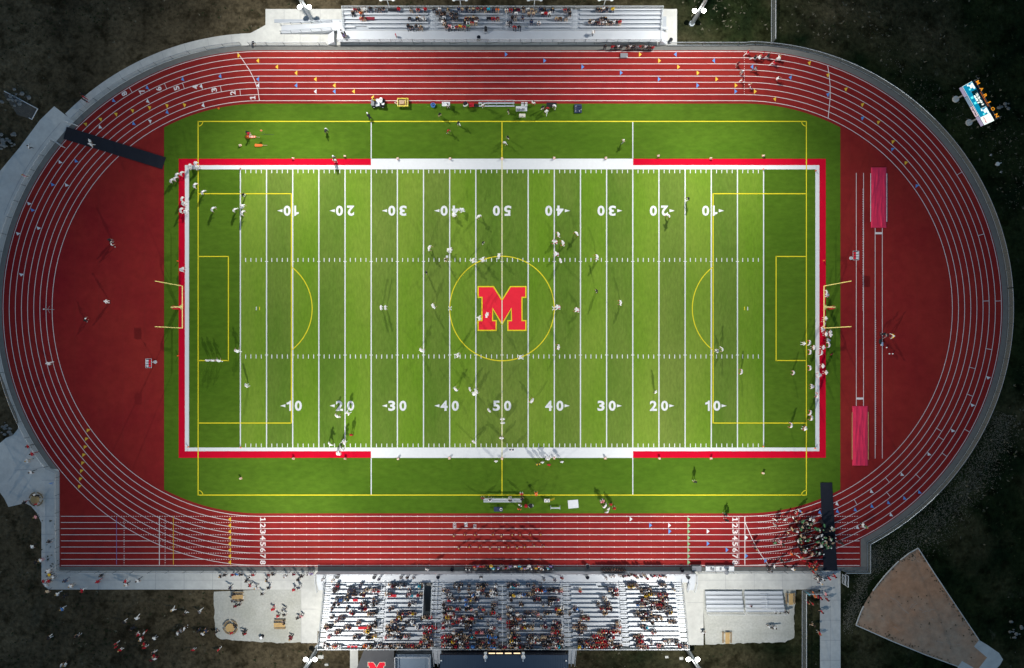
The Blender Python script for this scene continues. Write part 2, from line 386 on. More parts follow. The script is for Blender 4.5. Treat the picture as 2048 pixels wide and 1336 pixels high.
# soccer lines
y = MB(); z = ZP + 0.004
def yl(x0, y0, x1, y1): line(y, x0, y0, x1, y1, 1.9, z)
for a in ((396.5, 243, 1612.5, 243), (396.5, 990, 1612.5, 990), (396.5, 242, 396.5, 991), (1612.5, 242, 1612.5, 991),
          (397, 387.5, 583, 387.5), (397, 846, 583, 846), (583, 386.5, 583, 847), (397, 513, 457, 513), (397, 721, 457, 721), (457, 512, 457, 722),
          (1426, 387.5, 1612, 387.5), (1426, 846, 1612, 846), (1426, 386.5, 1426, 847), (1552, 513, 1612, 513), (1552, 721, 1612, 721), (1552, 512, 1552, 722),
          (1004, 244, 1004, 317), (1004, 916, 1004, 990)): yl(*a)
line(y, 1004, 317, 1004, 916, 0.9, ZP + 0.008)
strip(y, arc_pts(1004, 104.5, 0, 360, 96)[:-1], 1.8, z, closed=True)
strip(y, arc_pts(520, 104.5, 53, -53, 30), 1.7, z); strip(y, arc_pts(1489, 104.5, 127, 233, 30), 1.7, z)
rect(y, 518.5, 613.5, 520, 620.5, z); rect(y, 1488, 613.5, 1489.5, 620.5, z)
for (cx_, cy_, a0) in ((396.5, 243, -90), (1612.5, 243, 180), (396.5, 990, 0), (1612.5, 990, 90)):
    strip(y, [(cx_ + 9.5 * math.cos(math.radians(a0 + 9 * i)), cy_ - 9.5 * math.sin(math.radians(a0 + 9 * i))) for i in range(11)], 1.5, z)
struct('soccer_lines', y, M['yel'])
# midfield letter
MP = [(955, 572), (987.7, 572), (1004, 598), (1020.3, 572), (1053, 572), (1053, 596), (1045.3, 596), (1045.3, 640), (1053, 640), (1053, 662), (1014.4, 662),
      (1014.4, 640), (1021.7, 640), (1021.7, 620), (1004, 651), (986.3, 620), (986.3, 640), (993.6, 640), (993.6, 662), (955, 662), (955, 640), (962.7, 640), (962.7, 596), (955, 596)]
def inset_poly(pts, d):
    ar = sum(pts[i][0] * pts[(i + 1) % len(pts)][1] - pts[(i + 1) % len(pts)][0] * pts[i][1] for i in range(len(pts)))
    sg = 1 if ar > 0 else -1; out = []; n_ = len(pts)
    for i in range(n_):
        p, q, r = Vector(pts[i - 1]), Vector(pts[i]), Vector(pts[(i + 1) % n_])
        d1 = (q - p).normalized(); d2 = (r - q).normalized(); n1 = Vector((-d1.y, d1.x)) * sg; n2 = Vector((-d2.y, d2.x)) * sg
        m_ = n1 + n2; m_ = m_ / max(.25, m_.dot(n1)) if m_.length > .01 else n1
        out.append((q.x + m_.x * d, q.y + m_.y * d))
    return out
e = MB(); e.sheet(P(MP), ZL, 0); e.sheet(P(inset_poly(MP, 2.4)), ZL + 0.006, 1)
rect(e, 1003.1, 600, 1004.9, 648, ZL + 0.012, 2)
struct('midfield_letter', e, [M['yel'], M['redm'], M['cream']])
# track lane lines
tl = MB(); LW = 1.1
for i in range(9):
    r = 415.5 + 12.27 * i
    pts = arc_pts(RCX, r, -90, 90, 64) + arc_pts(LCX, r, 90, 270, 64)
    strip(tl, pts, LW, ZP, closed=True)
LY = [CY + 415.5 + 12.27 * i for i in range(9)]; TY = [CY - 415.5 - 12.27 * i for i in range(9)]
z2 = ZP + 0.004
for i, yy in enumerate(LY):
    r8 = 513.66; xx = LCX - math.sqrt(max(0, r8 * r8 - (yy - CY) ** 2))
    line(tl, 122, yy, xx, yy, LW, z2)
    if i < 8: dash(tl, xx, yy, 500, yy, LW, 2.6, 2.2, z2)
    xr = RCX + math.sqrt(max(0, r8 * r8 - (yy - CY) ** 2))
    if i < 8: dash(tl, 1516, yy, min(xr, 1718), yy, LW, 2.6, 2.2, z2)
    if yy > 1078: line(tl, min(xr, 1716), yy, 1719, yy, LW, z2)
for x in (248.5, 330.5): dash(tl, x, 1032, x, 1129, 1.0, 2.4, 2.2, z2 + .003)
line(tl, 319, 1032, 319, 1129.5, 1.4, z2 + .003); line(tl, 1489.5, 1032, 1489.5, 1130, 1.5, z2 + .003)
dash(tl, 1477.5, 1033, 1477.5, 1129, 1.2, 1.8, 1.2, z2 + .003); dash(tl, 1488.5, 104, 1488.5, 188, 0.8, 2, 2.6, z2 + .003)
strip(tl, [(1490, 1044), (1495, 1057), (1503, 1075), (1512, 1093), (1522, 1110), (1535, 1127)], 1.3, z2 + .003)
strip(tl, [(475, 105), (487, 122), (499, 140), (509, 160), (516, 180), (519, 202)], 1.2, z2 + .003)
strip(tl, [(1655, 131), (1658, 150), (1660, 172), (1660, 196), (1656, 236)], 1.3, z2 + .003)
for k in range(38):
    x = 564.2 + 24.6 * k
    if x > 1385: break
    for i, yy in enumerate(LY): rect(tl, x - 0.5, yy - 1.4, x + 0.5, yy + 1.4, z2 + .003)
def radial(mb, px, py, L_, w_, z_, mi=0):
    cx_ = LCX if px < 1000 else RCX; a = math.atan2(CY - py, px - cx_)
    dx, dy = math.cos(a) * L_ / 2, -math.sin(a) * L_ / 2
    line(mb, px - dx, py - dy, px + dx, py + dy, w_, z_, mi)
for (x, yy) in ((262, 180.5), (297, 177), (331.5, 172.5), (367, 171.5), (403.5, 173), (442, 177.5), (480.5, 184.5), (1918.7, 347), (1962, 469.5), (1971.5, 602), (1996, 602), (1976.5, 698), (1943, 735.5), (1938.5, 790), (1877, 859), (1881, 876), (1933.5, 861), (1888, 909), (1774, 959), (1835, 952), (1776, 988), (1711, 1004)):
    radial(tl, x, yy, 12.5, 0.9, z2 + .003)
# numerals
for (d, x, yy) in (('8', 249, 187.5), ('7', 284, 182.5), ('6', 318, 178), ('5', 353.5, 176.5), ('4', 391, 174.5), ('3', 428.5, 180), ('2', 466, 186), ('1', 505.5, 195.5)):
    a = math.degrees(math.atan2(CY - yy, x - LCX))
    flat_text(tl, d if d != '1' else '1s', x, yy, 8.3 if d != '1' else 7, 11, a, z2 + .003, 0.03)
for i in range(8):
    yy = LY[i] + 6.2
    for x in (526, 1470): flat_text(tl, str(i + 1) if i else '1s', x, yy, 8.6 if i else 7, 11, -90, z2 + .003, 0.025)
for i in range(8): pass
struct('track_lane_lines', tl, M['pink'])
# coloured marks on the track
tr = MB(); TRI = []
def tri(px, py, c_, ang=None, d=1, s_=1.0):
    """triangle across a lane; ang = direction it points"""
    if ang is None:
        cx_ = LCX if px < LCX else RCX
        ang = math.degrees(math.atan2(CY - py, px - cx_)) + 90 * d
    a = math.radians(ang); u = (math.cos(a), -math.sin(a)); v = (-u[1], u[0])
    q = lambda f, r: (px + u[0] * f + v[0] * r, py + u[1] * f + v[1] * r)
    tr.sheet(P([q(-2.7 * s_, -5), q(-2.7 * s_, 5), q(3 * s_, 0)]), z2 + 0.008, 'ybgw'.index(c_))
T = {8: 109, 7: 121.5, 6: 134, 5: 146, 4: 158.5, 3: 171, 2: 183, 1: 195}
for x, l, c_ in ((515.5, 7, 'y'), (553.5, 6, 'y'), (592, 5, 'y'), (630.5, 4, 'y'), (668.5, 3, 'y'), (707, 2, 'y'), (745, 1, 'y'), (515.5, 4, 'b'), (592, 3, 'b'), (668.5, 2, 'b'), (516, 3, 'w'), (630.5, 2, 'w'),
                 (1350.5, 8, 'b'), (1427, 7, 'b'), (1503.5, 6, 'b')): tri(x, T[l], c_, 180)
for x, l, c_ in ((1012.5, 8, 'b'), (1089.5, 7, 'b'), (1165.5, 6, 'b'), (1242.5, 5, 'b'), (1318.5, 4, 'b'), (1395.5, 3, 'b'), (1471.5, 2, 'b'), (1280.5, 8, 'y'), (1319, 7, 'y'), (1357, 6, 'y'), (1396, 5, 'y'), (1433.5, 4, 'y'), (1472, 3, 'y'), (1510.5, 2, 'y')):
    tri(x, T[l], c_, 0)
for s_ in ('440,153,b 365,159,b 294,176,b 227,202,b 334,225,b 267,248,b 402,173,w 295,203,w 200,255,w 406,211,w', ):
    for q in s_.split(): x, yy, c_ = q.split(','); tri(float(x), float(yy), c_, None, 1)
for q in '478,111,y 172,248,y 202,238,y 233,228,y 266,221,y 300,215,y 335,211,y 370,210,y 301,242,w'.split(): x, yy, c_ = q.split(','); tri(float(x), float(yy), c_, None, -1)
for q in '120,325,w 152,323,b 105,370,b 133,371,w 58,408,w 65,421,b 77,457,w 43,550,w 36,468,w'.split(): x, yy, c_ = q.split(','); tri(float(x), float(yy), c_, None, 1)
for q in '176,859.7 172.5,877 170,893 167,909 165,925 162.6,941 160.5,957 158.5,972'.split(): x, yy = q.split(','); tri(float(x), float(yy), 'y', None, -1)
for i in range(8): tri(459.5, LY[i] + 6.1, 'y', 180)
for q in '1618,126,y 1655,150,y 1691,178,y 1724,209,y 1756,244,y 1785,283,y 1811,325,y 1580,155,b 1655,189,b 1724,236,b 1784,298,b 1833,371,b 1549,198,y'.split(): x, yy, c_ = q.split(','); tri(float(x), float(yy), c_, None, 1)
for q in '1975.6,756,w 1944,811,w 1904.5,862,w 1857,909,w 1803,949.5,w 1742,983.5,w 1673,1008,w 1781,1030,w 1714,1055,w 1838,985,b 1808,997,b 1776,1006,b 1743,1013,b 1709.5,1020,b 1674,1023,b 1638.5,1025,b'.split(): x, yy, c_ = q.split(','); tri(float(x), float(yy), c_, None, -1)
for q in '1262,1038,w 1339,1050.5,w 1416,1062.5,w 1493,1075,w 1301,1050.5,b 1339.5,1062.5,b 1416,1087,b 1454,1099.5,b 1493,1111.5,b 1531,1121,b'.split(): x, yy, c_ = q.split(','); tri(float(x), float(yy), c_, 0)
for i in range(8): tri(1377.5, LY[i] + 6.1, 'g', 0)
line(tr, 347, 1033, 347, 1129, 1.2, z2 + .007, 0)
struct('track_markings', tr, [M['tyel'], M['tblu'], M['tgrn'], M['white']])
pl = MB(); line(pl, 233.5, 1033, 233.5, 1129, 1.0, z2 + .007)
struct('purple_track_line', pl, M['purp'])
# jump runways
jr = MB()
for (x, a, b) in ((1712.3, 346, 812), (1726.8, 346, 812), (1750, 456, 917), (1764.3, 456, 917)): line(jr, x, a, x, b, 1.1, ZP)
rect(jr, 1749.5, 464.5, 1764.5, 468.5, ZP + .003); rect(jr, 1712, 795, 1727, 799, ZP + .003)
for k in range(70):
    rect(jr, 1724.6, 378 + 3.5 * k, 1726.3, 379 + 3.5 * k, ZP + .003)
    if k < 60: rect(jr, 1750.5, 640 + 4.2 * k, 1752, 641 + 4.2 * k, ZP + .003)
struct('jump_runway_lines', jr, M['pink'])
# throwing sector
th = MB()
sec = [(1836, 1096), (1818, 1106), (1800, 1120), (1784, 1135), (1770, 1150), (1757, 1166), (1745, 1182), (1733, 1200), (1722, 1222), (1711.5, 1250), (1786, 1283), (1850, 1309), (1916, 1333), (1960, 1345), (1975, 1316), (1950, 1292), (1958, 1280), (1900, 1194), (1868, 1146)]
th.sheet(P(sec), ZG)
struct('throwing_sector_dirt', th, M['dirt'])
sc_ = MB(); rs = random.Random(8)
for (x0, y0, x1, y1) in ((1818, 1216, 1832, 1202), (1822, 1218, 1834, 1206), (1770, 1185, 1818, 1228), (1786, 1196, 1806, 1212), (1826, 1112, 1842, 1132), (1840, 1218, 1866, 1240), (1760, 1235, 1800, 1262), (1870, 1282, 1920, 1290), (1845, 1225, 1870, 1218)):
    k_ = 9; pts = [(x0 + (x1 - x0) * i / k_ + rs.gauss(0, .7), y0 + (y1 - y0) * i / k_ + rs.gauss(0, .7)) for i in range(k_ + 1)]
    for i in range(k_):
        if rs.random() < .75: line(sc_, *pts[i], *pts[i + 1], rs.uniform(.5, 1.2), ZG + .004)
struct('dirt_scratches', sc_, mat('pale_dirt', (.46, .34, .26), .95))
pad = MB()
pad.sheet(P([(1958, 1280), (1975, 1290), (1998, 1306), (2006, 1319), (2000, 1330), (1985, 1345), (1970, 1380), (1930, 1380), (1915, 1334), (1924, 1322), (1945, 1334), (1953, 1342), (1974, 1315), (1948, 1293)]), ZC)
struct('throwing_circle_pad', pad, M['conc'])
# ============================================================ bleachers
def gx(px): return (px - CX) / S
def gy(py): return (CY - py) / S
def railing(pts, h, step, name, parent, rm, pm, r=.03, pr=.03):
    m = rail_mb(pts, h, r=r)
    for i in range(len(pts) - 1):
        p_, q_ = Vector(pts[i]), Vector(pts[i + 1]); n_ = max(1, round((q_ - p_).length / step))
        for k in range(n_ + 1): w_ = p_ + (q_ - p_) * k / n_; m.tube(w_, w_ + Vector((0, 0, h)), pr, 5, 1)
    return m.build(name, [rm, pm], parent)
def rail_mb(pts, h, step=1.8, r=0.03, mid=True):
    """rail along 3D points, posts down to the points"""
    m = MB()
    top = [(x, y, z + h) for x, y, z in pts]; m.path(top, r, 6)
    if mid: m.path([(x, y, z + h * 0.5) for x, y, z in pts], r * 0.6, 4)
    return m
def posts_mb(pts, h, step, r=0.03):
    m = MB()
    for i in range(len(pts) - 1):
        a, b = Vector(pts[i]), Vector(pts[i + 1]); n_ = max(1, round((b - a).length / step))
        for k in range(n_ + 1):
            q = a + (b - a) * k / n_; m.tube(q, q + Vector((0, 0, h)), r, 5)
    return m

# ---- visitors' stand
vs_ = thing('bleachers', 'small aluminium grandstand with five bench rows behind the far straight', 'bleachers', (0, 0, 0))
VX0, VX1 = 692, 1318
Z0 = 1.25
def bx(m, x0, y0, z0, x1, y1, z1, mi=0): m.box(gx(x0), gy(y0), z0, gx(x1), gy(y1), z1, mi)
d = MB(); bx(d, 678, 67.5, Z0 - .06, VX1, 90.0, Z0); bx(d, 668, 46, Z0 - .06, 692, 67.4, Z0); d.build('front_deck', M['alu'], vs_)
VROW = []
for i in range(5):
    yb = 67.0 - 7.1 * i; zf = Z0 + 0.25 * i
    VROW.append((yb, zf))
    m = MB()
    bx(m, VX0, yb - 6.6, zf - .05, VX1, yb - 0.2, zf)
    m.build('footboard', M['alud'], vs_)
    if i: m = MB(); bx(m, VX0, yb + .0, zf - .22, VX1, yb + .12, zf - .03); m.build('riser', M['alu'], vs_)
    segs = [(692, 859), (873, 1005), (1019, 1142), (1157, 1318)]
    for a, b in segs:
        if i == 0 and a == 692: segs0 = [(692, 714), (738, 859)]
        elif i == 0 and a == 1019: segs0 = [(1056, 1142)]
        else: segs0 = [(a, b)]
        for a2, b2 in segs0:
            m = MB(); bx(m, a2, yb - 6.2, zf + .40, b2, yb - 3.2, zf + .44)
            for x in range(int(a2) + 6, int(b2), 26): m.tube((gx(x), gy(yb - 4.7), zf), (gx(x), gy(yb - 4.7), zf + .40), .03, 4)
            m.build('bench_row', M['alu'], vs_)
for a in (859.5, 1005.5, 1142.5):
    m = MB()
    for i in range(4):
        yb, zf = VROW[i]; bx(m, a + .5, yb - 7.0, zf + .005, a + 13, yb - 3.6, zf + .13)
    m.build('aisle_stair', M['alu'], vs_)
    m = MB(); m.path([(gx(a + 6.7), gy(67), Z0 + .9), (gx(a + 6.7), gy(40), Z0 + 1.9)], .035); m.path([(gx(a + 6.7), gy(67), Z0), (gx(a + 6.7), gy(67), Z0 + .9)], .03)
    m.build('aisle_rail', M['rail'], vs_)
fr = [(gx(678), gy(89.6), Z0), (gx(1318), gy(89.6), Z0)]
railing(fr, 1.07, 1.85, 'front_rail', vs_, M['rail'], M['postd'], 0.03, .035)
m = MB()
m.box(gx(678), gy(89.7), Z0 + .05, gx(1318), gy(89.6), Z0 + 1.0); m.build('rail_mesh', M['net'], vs_)
br = [(gx(VX0), gy(31.6), 1.5), (gx(VX0), gy(31.6), 2.25), (gx(VX1), gy(31.6), 2.25)][1:]
railing(br, 1.2, 1.9, 'back_rail', vs_, M['rail'], M['postd'], .05, .03)
m = MB(); m.box(gx(VX0), gy(31.5), 2.2, gx(VX1), gy(31.4), 3.4); m.build('back_mesh', M['net'], vs_)
for x in (VX0, VX1):
    pp = [(gx(x), gy(66), Z0), (gx(x), gy(31.6), 2.25)]
    rail_mb(pp, 1.1, r=.05).build('side_rail', M['steel'], vs_)
    m = MB(); m.add([(gx(x), gy(66), Z0), (gx(x), gy(31.6), 2.25), (gx(x), gy(31.6), 3.3), (gx(x), gy(66), Z0 + 1.1)], [(0, 1, 2, 3)]); m.build('side_mesh', M['mesh'], vs_)
m = MB()
for x in range(684, 1318, 36):
    m.tube((gx(x), gy(88.5), .02), (gx(x), gy(88.5), Z0 - .06), .05, 4); m.tube((gx(x), gy(50), .02), (gx(x), gy(50), 1.6), .05, 4)
    if (x // 36) % 2: m.tube((gx(x), gy(88.6), .1), (gx(x + 34), gy(88.6), Z0 - .1), .04, 4)
bx(m, 680, 87.8, Z0 - .3, 1318, 88.2, Z0 - .07)
m.build('understructure', M['frame'], vs_)
# ramp and stairs at the left, stairs at the right
m = MB(); x0, x1 = gx(563), gx(668)
m.add([(x0, gy(67), .05), (x1, gy(67), Z0), (x1, gy(51), Z0), (x0, gy(51), .05), (x0, gy(67), .02), (x1, gy(67), .02), (x1, gy(51), .02), (x0, gy(51), .02)], [(0, 1, 2, 3), (0, 4, 5, 1), (3, 2, 6, 7), (1, 5, 6, 2)])
m.build('ramp', M['alu'], vs_)
for yy in (67, 51):
    pp = [(x0, gy(yy), .05), (x1, gy(yy), Z0)]
    railing(pp, .95, 1.85, 'ramp_rail', vs_, M['rail'] if yy < 60 else M['steel'], M['postd'], .04, .035)
m = MB(); bx(m, 549, 39, .02, 690, 46, .10); m.build('ramp_kerb', M['alud'], vs_)
m = MB()
for k in range(6): bx(m, 657 + 2.4 * k, 68, .02, 659.4 + 2.4 * k, 89.5, .2 * (k + 1))
m.build('stair', M['alu'], vs_)
m = MB()
for k in range(6): bx(m, 1319 + 2.4 * (5 - k), 66, .02, 1321.4 + 2.4 * (5 - k), 89, .2 * (k + 1))
bx(m, 1319, 60, Z0 - .1, 1333, 65.9, Z0)
m.build('stair', M['alu'], vs_)
m = MB(); bx(m, 1320, 38, .02, 1330, 59, 1.0); m.build('stair_enclosure', M['alud'], vs_)
for pp in ([(gx(657), gy(89.5), 0), (gx(672), gy(89.5), Z0)], [(gx(1333), gy(89.5), 0), (gx(1319), gy(89.5), Z0)], [(gx(1333), gy(66), 0), (gx(1319), gy(66), Z0)]):
    rail_mb(pp, 1.0, r=.04).build('stair_rail', M['rail'], vs_)

# ---- home stand
hs = thing('bleachers', 'large aluminium home grandstand with fourteen bench rows below the press box', 'bleachers', (0, 0, 0))
HZ = 1.25; RUN = 7.62; RISE = 0.30; HY = 1160.0
def hg(a): return 1008 + (a - 1008) / 1.0127
HL, HR = hg(650), hg(1364)
m = MB(); bx(m, hg(632), 1142.2, HZ - .08, hg(1392), HY, HZ); m.build('front_deck', M['alu'], hs)
HROW = []
SEG = [(663.5, 756.5), (773, 847), (884, 996), (1013.5, 1125), (1141.5, 1236.5), (1251.5, 1349.5)]
VOMX0, VOMX1 = hg(848.5), hg(865)
for i in range(14):
    yb = HY + RUN * i; zf = HZ + RISE * (i + 1) - .15
    HROW.append((yb, zf))
    m = MB()
    if i < 8: bx(m, HL, yb, zf - .05, VOMX0, yb + RUN - 1.9, zf); bx(m, VOMX1, yb, zf - .05, HR, yb + RUN - 1.9, zf)
    else: bx(m, HL, yb, zf - .05, HR, yb + RUN - 1.9, zf)
    m.build('footboard', M['alu'], hs)
    for a, b in SEG:
        parts = [(a, b)]
        if i == 0 and a == 663.5: parts = [(663.5, 692), (712, 756.5)]
        if i == 0 and a == 1141.5: parts = [(1141.5, 1195), (1214, 1236.5)]
        if i == 0 and a == 1251.5: parts = [(1251.5, 1297), (1318, 1349.5)]
        if i >= 8 and a == 773: parts = [(773, 866)]
        m = MB()
        for a2, b2 in parts:
            a2, b2 = hg(a2), hg(b2)
            bx(m, a2, yb + 4.4, zf + .40, b2, yb + 7.2, zf + .44)
            for x in range(int(a2) + 6, int(b2), 24): m.tube((gx(x), gy(yb + 6), zf), (gx(x), gy(yb + 6), zf + .40), .03, 4)
        m.build('bench_row', M['alu'], hs)
m = MB()
for i in range(14):
    yb, zf = HROW[i]; bx(m, HL, yb + RUN - 1.2, zf - .12, VOMX0 if i < 8 else HR, yb + RUN - 1.0, zf + RISE - .08)
    if i < 8: bx(m, VOMX1, yb + RUN - 1.2, zf - .12, HR, yb + RUN - 1.0, zf + RISE - .08)
m.build('risers', M['frame'], hs)
for a, b in ((650.5, 663), (757, 772.5), (866.5, 883.5), (996.5, 1013), (1125.5, 1141), (1237, 1251), (1350, 1363)):
    m = MB()
    for i in range(14):
        yb, zf = HROW[i]; bx(m, hg(a), yb + 3.6, zf + .004, hg(b), yb + RUN - 1.5, zf + RISE * .5)
    m.build('aisle_stair', M['alu'], hs)
    if a not in (650.5, 1350):
        xm = gx(hg((a + b) / 2)); m = MB()
        for i in range(0, 13, 1):
            if i % 4 == 3: continue
            yb, zf = HROW[i]; y1_, z1_ = HROW[i + 1]
            m.tube((xm, gy(yb + 2), zf + .9), (xm, gy(y1_ + 2), z1_ + .9), .035, 5)
            if i % 4 == 0: m.tube((xm, gy(yb + 2), zf), (xm, gy(yb + 2), zf + .9), .03, 5)
        m.build('aisle_rail', M['rail'], hs)
YB = HY + RUN * 14
fr = [(gx(hg(632)), gy(1142.4), HZ), (gx(hg(1392)), gy(1142.4), HZ)]
railing(fr, 1.07, 1.85, 'front_rail', hs, M['rail'], M['postd'], 0.03, .035)
m = MB(); bx(m, hg(632), 1141.6, .3, hg(1392), 1141.9, HZ + .6); m.build('front_skirt', M['alud'], hs)
zt = HROW[13][1]
bk = [(gx(HL), gy(YB), zt), (gx(HR), gy(YB), zt)]
railing(bk, 1.15, 2.4, 'back_rail', hs, M['rail'], M['postd'], .06, .03)
m = MB(); bx(m, HL, YB, zt, HR, YB + .3, zt + 1.1); m.build('back_mesh', M['mesh'], hs)
for x in (HL, HR):
    pp = [(gx(x), gy(HY), HZ), (gx(x), gy(YB), zt)]
    railing(pp, 1.1, 1.5, 'side_rail', hs, M['steel'], M['steel'], .045, .025)
m = MB()
for x in range(int(HL), int(HR), 30):
    for i in (0, 4, 8, 13):
        yb, zf = HROW[i]; m.tube((gx(x), gy(yb + 3), .02), (gx(x), gy(yb + 3), zf - .06), .06, 4)
    m.tube((gx(x), gy(HY), HZ - .1), (gx(x), gy(YB), zt - .1), .05, 4)
for x in range(int(HL), int(HR) - 30, 60): m.tube((gx(x), gy(YB - 4), .1), (gx(x + 30), gy(YB - 4), zt - .3), .04, 4)
m.build('understructure', M['frame'], hs)
# vomitory (opening with ramp down) and its rails
m = MB(); v0, v1 = gx(VOMX0), gx(VOMX1)
m.add([(v0 + .05, gy(1161), HZ), (v1 - .05, gy(1161), HZ), (v1 - .05, gy(1221), .3), (v0 + .05, gy(1221), .3)], [(0, 3, 2, 1)]); m.build('tunnel_ramp', M['asph'], hs)
pp = [(v0, gy(HY), HZ), (v0, gy(HY + RUN * 8), HROW[7][1]), (v1, gy(HY + RUN * 8), HROW[7][1]), (v1, gy(HY), HZ)]
railing(pp, 1.0, 1.5, 'tunnel_rail', hs, M['rail'], M['postd'], .05, .03)
for (xs, d_) in ((hg(632), 1), (hg(1378), -1)):
    m = MB()
    for k in range(6): bx(m, xs, HY + 3.4 * k + .1, .02, xs + 14, HY + 3.4 * (k + 1), HZ - .2 * (k + 1))
    m.build('stair', M['alu'], hs)
    for xx in (xs, xs + 14):
        pp = [(gx(xx), gy(1143), HZ), (gx(xx), gy(HY), HZ), (gx(xx), gy(HY + 21), .1)] if (xx == xs) == (d_ == 1) else [(gx(xx), gy(HY), HZ), (gx(xx), gy(HY + 21), .1)]
        railing(pp, 1.0, 1.6, 'stair_rail', hs, M['rail'], M['steel'], .045, .03)

# ---- press box and things behind the home stand
pb = thing('press_box', 'long press box with blue ribbed metal roof and dark windows behind the home grandstand', 'press box', (0, 0, 0))
PX0, PX1, PY0 = 892, 1124.5, 1270.5
m = MB(); bx(m, PX0, PY0, 0.02, PX1, PY0 + 62, 8.2); m.build('wall', M['roofk'], pb)
m = MB(); bx(m, PX0 + .5, PY0 - .04, 4.6, PX1 - .5, PY0 - .01, 8.1); m.build('front_glazing', M['glassk'], pb)
m = MB(); bx(m, PX0 - 3, PY0 - 4.5, 8.2, PX1 + 3, PY0 + 66, 8.45)
x = PX0 - 3
while x < PX1 + 3: bx(m, x, PY0 - 4.4, 8.451, x + .9, PY0 + 65.9, 8.52); x += 4.4
ro = m.build('roof', M['roofb'], pb)
m = MB(); bx(m, PX0 - 3, PY0 - 4.8, 8.15, PX1 + 3, PY0 - 4.55, 8.48); m.build('fascia', M['glassk'], pb)
for a in (977, 992.5, 1010, 1027.5):
    X0, X1 = hg(a) if 0 else 1008 + (a - 1008) / 1.068, 1008 + (a + 13 - 1008) / 1.068
    m = MB(); bx(m, X0, PY0 - .35, 6.9, X1, PY0 - .06, 7.75); f_ = m.build('window', M['litwin'], pb)
    m = MB(); m.box(gx(X0), gy(PY0 - .36), 6.84, gx(X1), gy(PY0 - .6), 6.9); m.build('sill', M['postd'], f_)
for k in range(13):
    X0 = PX0 + 5 + k * 17.4
    if 970 < X0 < 1040: continue
    m = MB(); bx(m, X0, PY0 - .35, 6.8, X0 + 13, PY0 - .06, 7.7); m.build('window', M['glassk'], pb)
for a in (971, 1046.5):
    X0 = 1008 + (a - 1008) / 1.075; m = MB(); m.box(gx(X0 - 2.6), gy(PY0 - 4.9), 8.0, gx(X0 + 2.6), gy(PY0 - 7.5), 8.4); m.ball((gx(X0), gy(PY0 - 1), 8.6), .35, .4, .25, 8, 5); m.build('loudspeaker', M['lampu'], pb)
for a in (883, 971, 1046, 1132):
    X0 = 1008 + (a - 1008) / 1.075; m = MB(); m.ball((gx(X0), gy(PY0 + 6), 8.6), .14, .14, .12, 6, 4); m.build('roof_vent', M['lampu'], pb)
# stair towers beside the press box
for a0, a1, lab in ((866.5, 882.5, 'aluminium stair running back from the grandstand beside the press box, nearer the grey awning'), (1136.5, 1151, 'aluminium stair running back from the grandstand beside the press box, over bare grass')):
    st = thing('stair_tower', lab, 'stairs', (0, 0, 0), 0, 'stairs beside the press box')
    q0, q1 = 1008 + (a0 - 1008) / 1.045, 1008 + (a1 - 1008) / 1.045
    m = MB(); bx(m, q0, YB + .5, zt - .1, q1, YB + 8, zt)
    for k in range(12): bx(m, q0, YB + 8.1 + 3.1 * k, zt - .19 * (k + 1) - .08, q1, YB + 8.1 + 3.1 * k + 2.5, zt - .19 * (k + 1))
    m.build('steps', M['alu'], st)
    for qq in (q0, (q0 + q1) / 2, q1):
        pp = [(gx(qq), gy(YB + .5), zt), (gx(qq), gy(YB + 8), zt), (gx(qq), gy(YB + 45), zt - 2.3)]
        rail_mb(pp, 1.0, r=.04).build('rail', M['rail'], st)
    m = MB()
    for k in range(4):
        for qq in (q0, q1): m.tube((gx(qq), gy(YB + 3 + 12 * k), .02), (gx(qq), gy(YB + 3 + 12 * k), zt - .3 - .7 * k), .07, 4)
    m.build('legs', M['frame'], st)
# grey awning with letter
aw = thing('awning', 'grey entrance awning with a red letter M behind the grandstand', 'awning', (0, 0, 0))
AH = 4.0
aw_p = [A(727.5, 1301, AH), A(788, 1301, AH), A(788, 1360, AH), A(704, 1360, AH)]
m = MB(); m.prism(P(aw_p), AH - .12, AH); m.build('roof', M['roofk'], aw)
mp2 = [(( x - 1004) * .30 * 1.0 + 778, (yy - 617) * .30 + 1342.5) for x, yy in MP]
m = MB()
mpp = [A((x - 1004) * .36 + 753, (yy - 572) * .36 + 1324, AH) for x, yy in MP]
m.sheet(P(mpp), AH + .006, 0); m.sheet(P(inset_poly(mpp, .8)), AH + .012, 1); m.build('letter', [M['cream'], M['redm']], aw)
for q, (ox_, oy_) in zip(aw_p, ((.3, -.3), (-.3, -.3), (-.3, .3), (.3, .3))): x_, y_ = G(*q); m = MB(); m.tube((x_ + ox_, y_ + oy_, 0), (x_ + ox_, y_ + oy_, AH - .12), .08, 6); m.build('post', M['frame'], aw)
# low roof with terrace rail
lr = thing('ticket_building', 'low building with blue grey flat roof and white rail beside the awning', 'building', (0, 0, 0))
LH = 3.4
lp = [A(790, 1309, LH), A(862, 1309, LH), A(862, 1365, LH), A(790, 1365, LH)]
x0_, y0_ = G(*lp[0]); x1_, y1_ = G(*lp[2])
m = MB(); m.box(x0_, y1_, 0.02, x1_, y0_, LH); m.build('wall', M['rooft'], lr)
m = MB(); m.box(x0_ + .3, y1_, LH + .003, x1_ - .9, y0_ - .5, LH + .05); m.build('roof', M['rooft'], lr)
pp = [(x0_ + .1, y0_ - 5, LH), (x0_ + .1, y0_ - .1, LH), (x1_ - .2, y0_ - .1, LH), (x1_ - .2, y0_ - 5, LH)]
railing(pp, 1.0, 2.2, 'parapet_rail', lr, M['rail'], M['postd'], .06, .03)
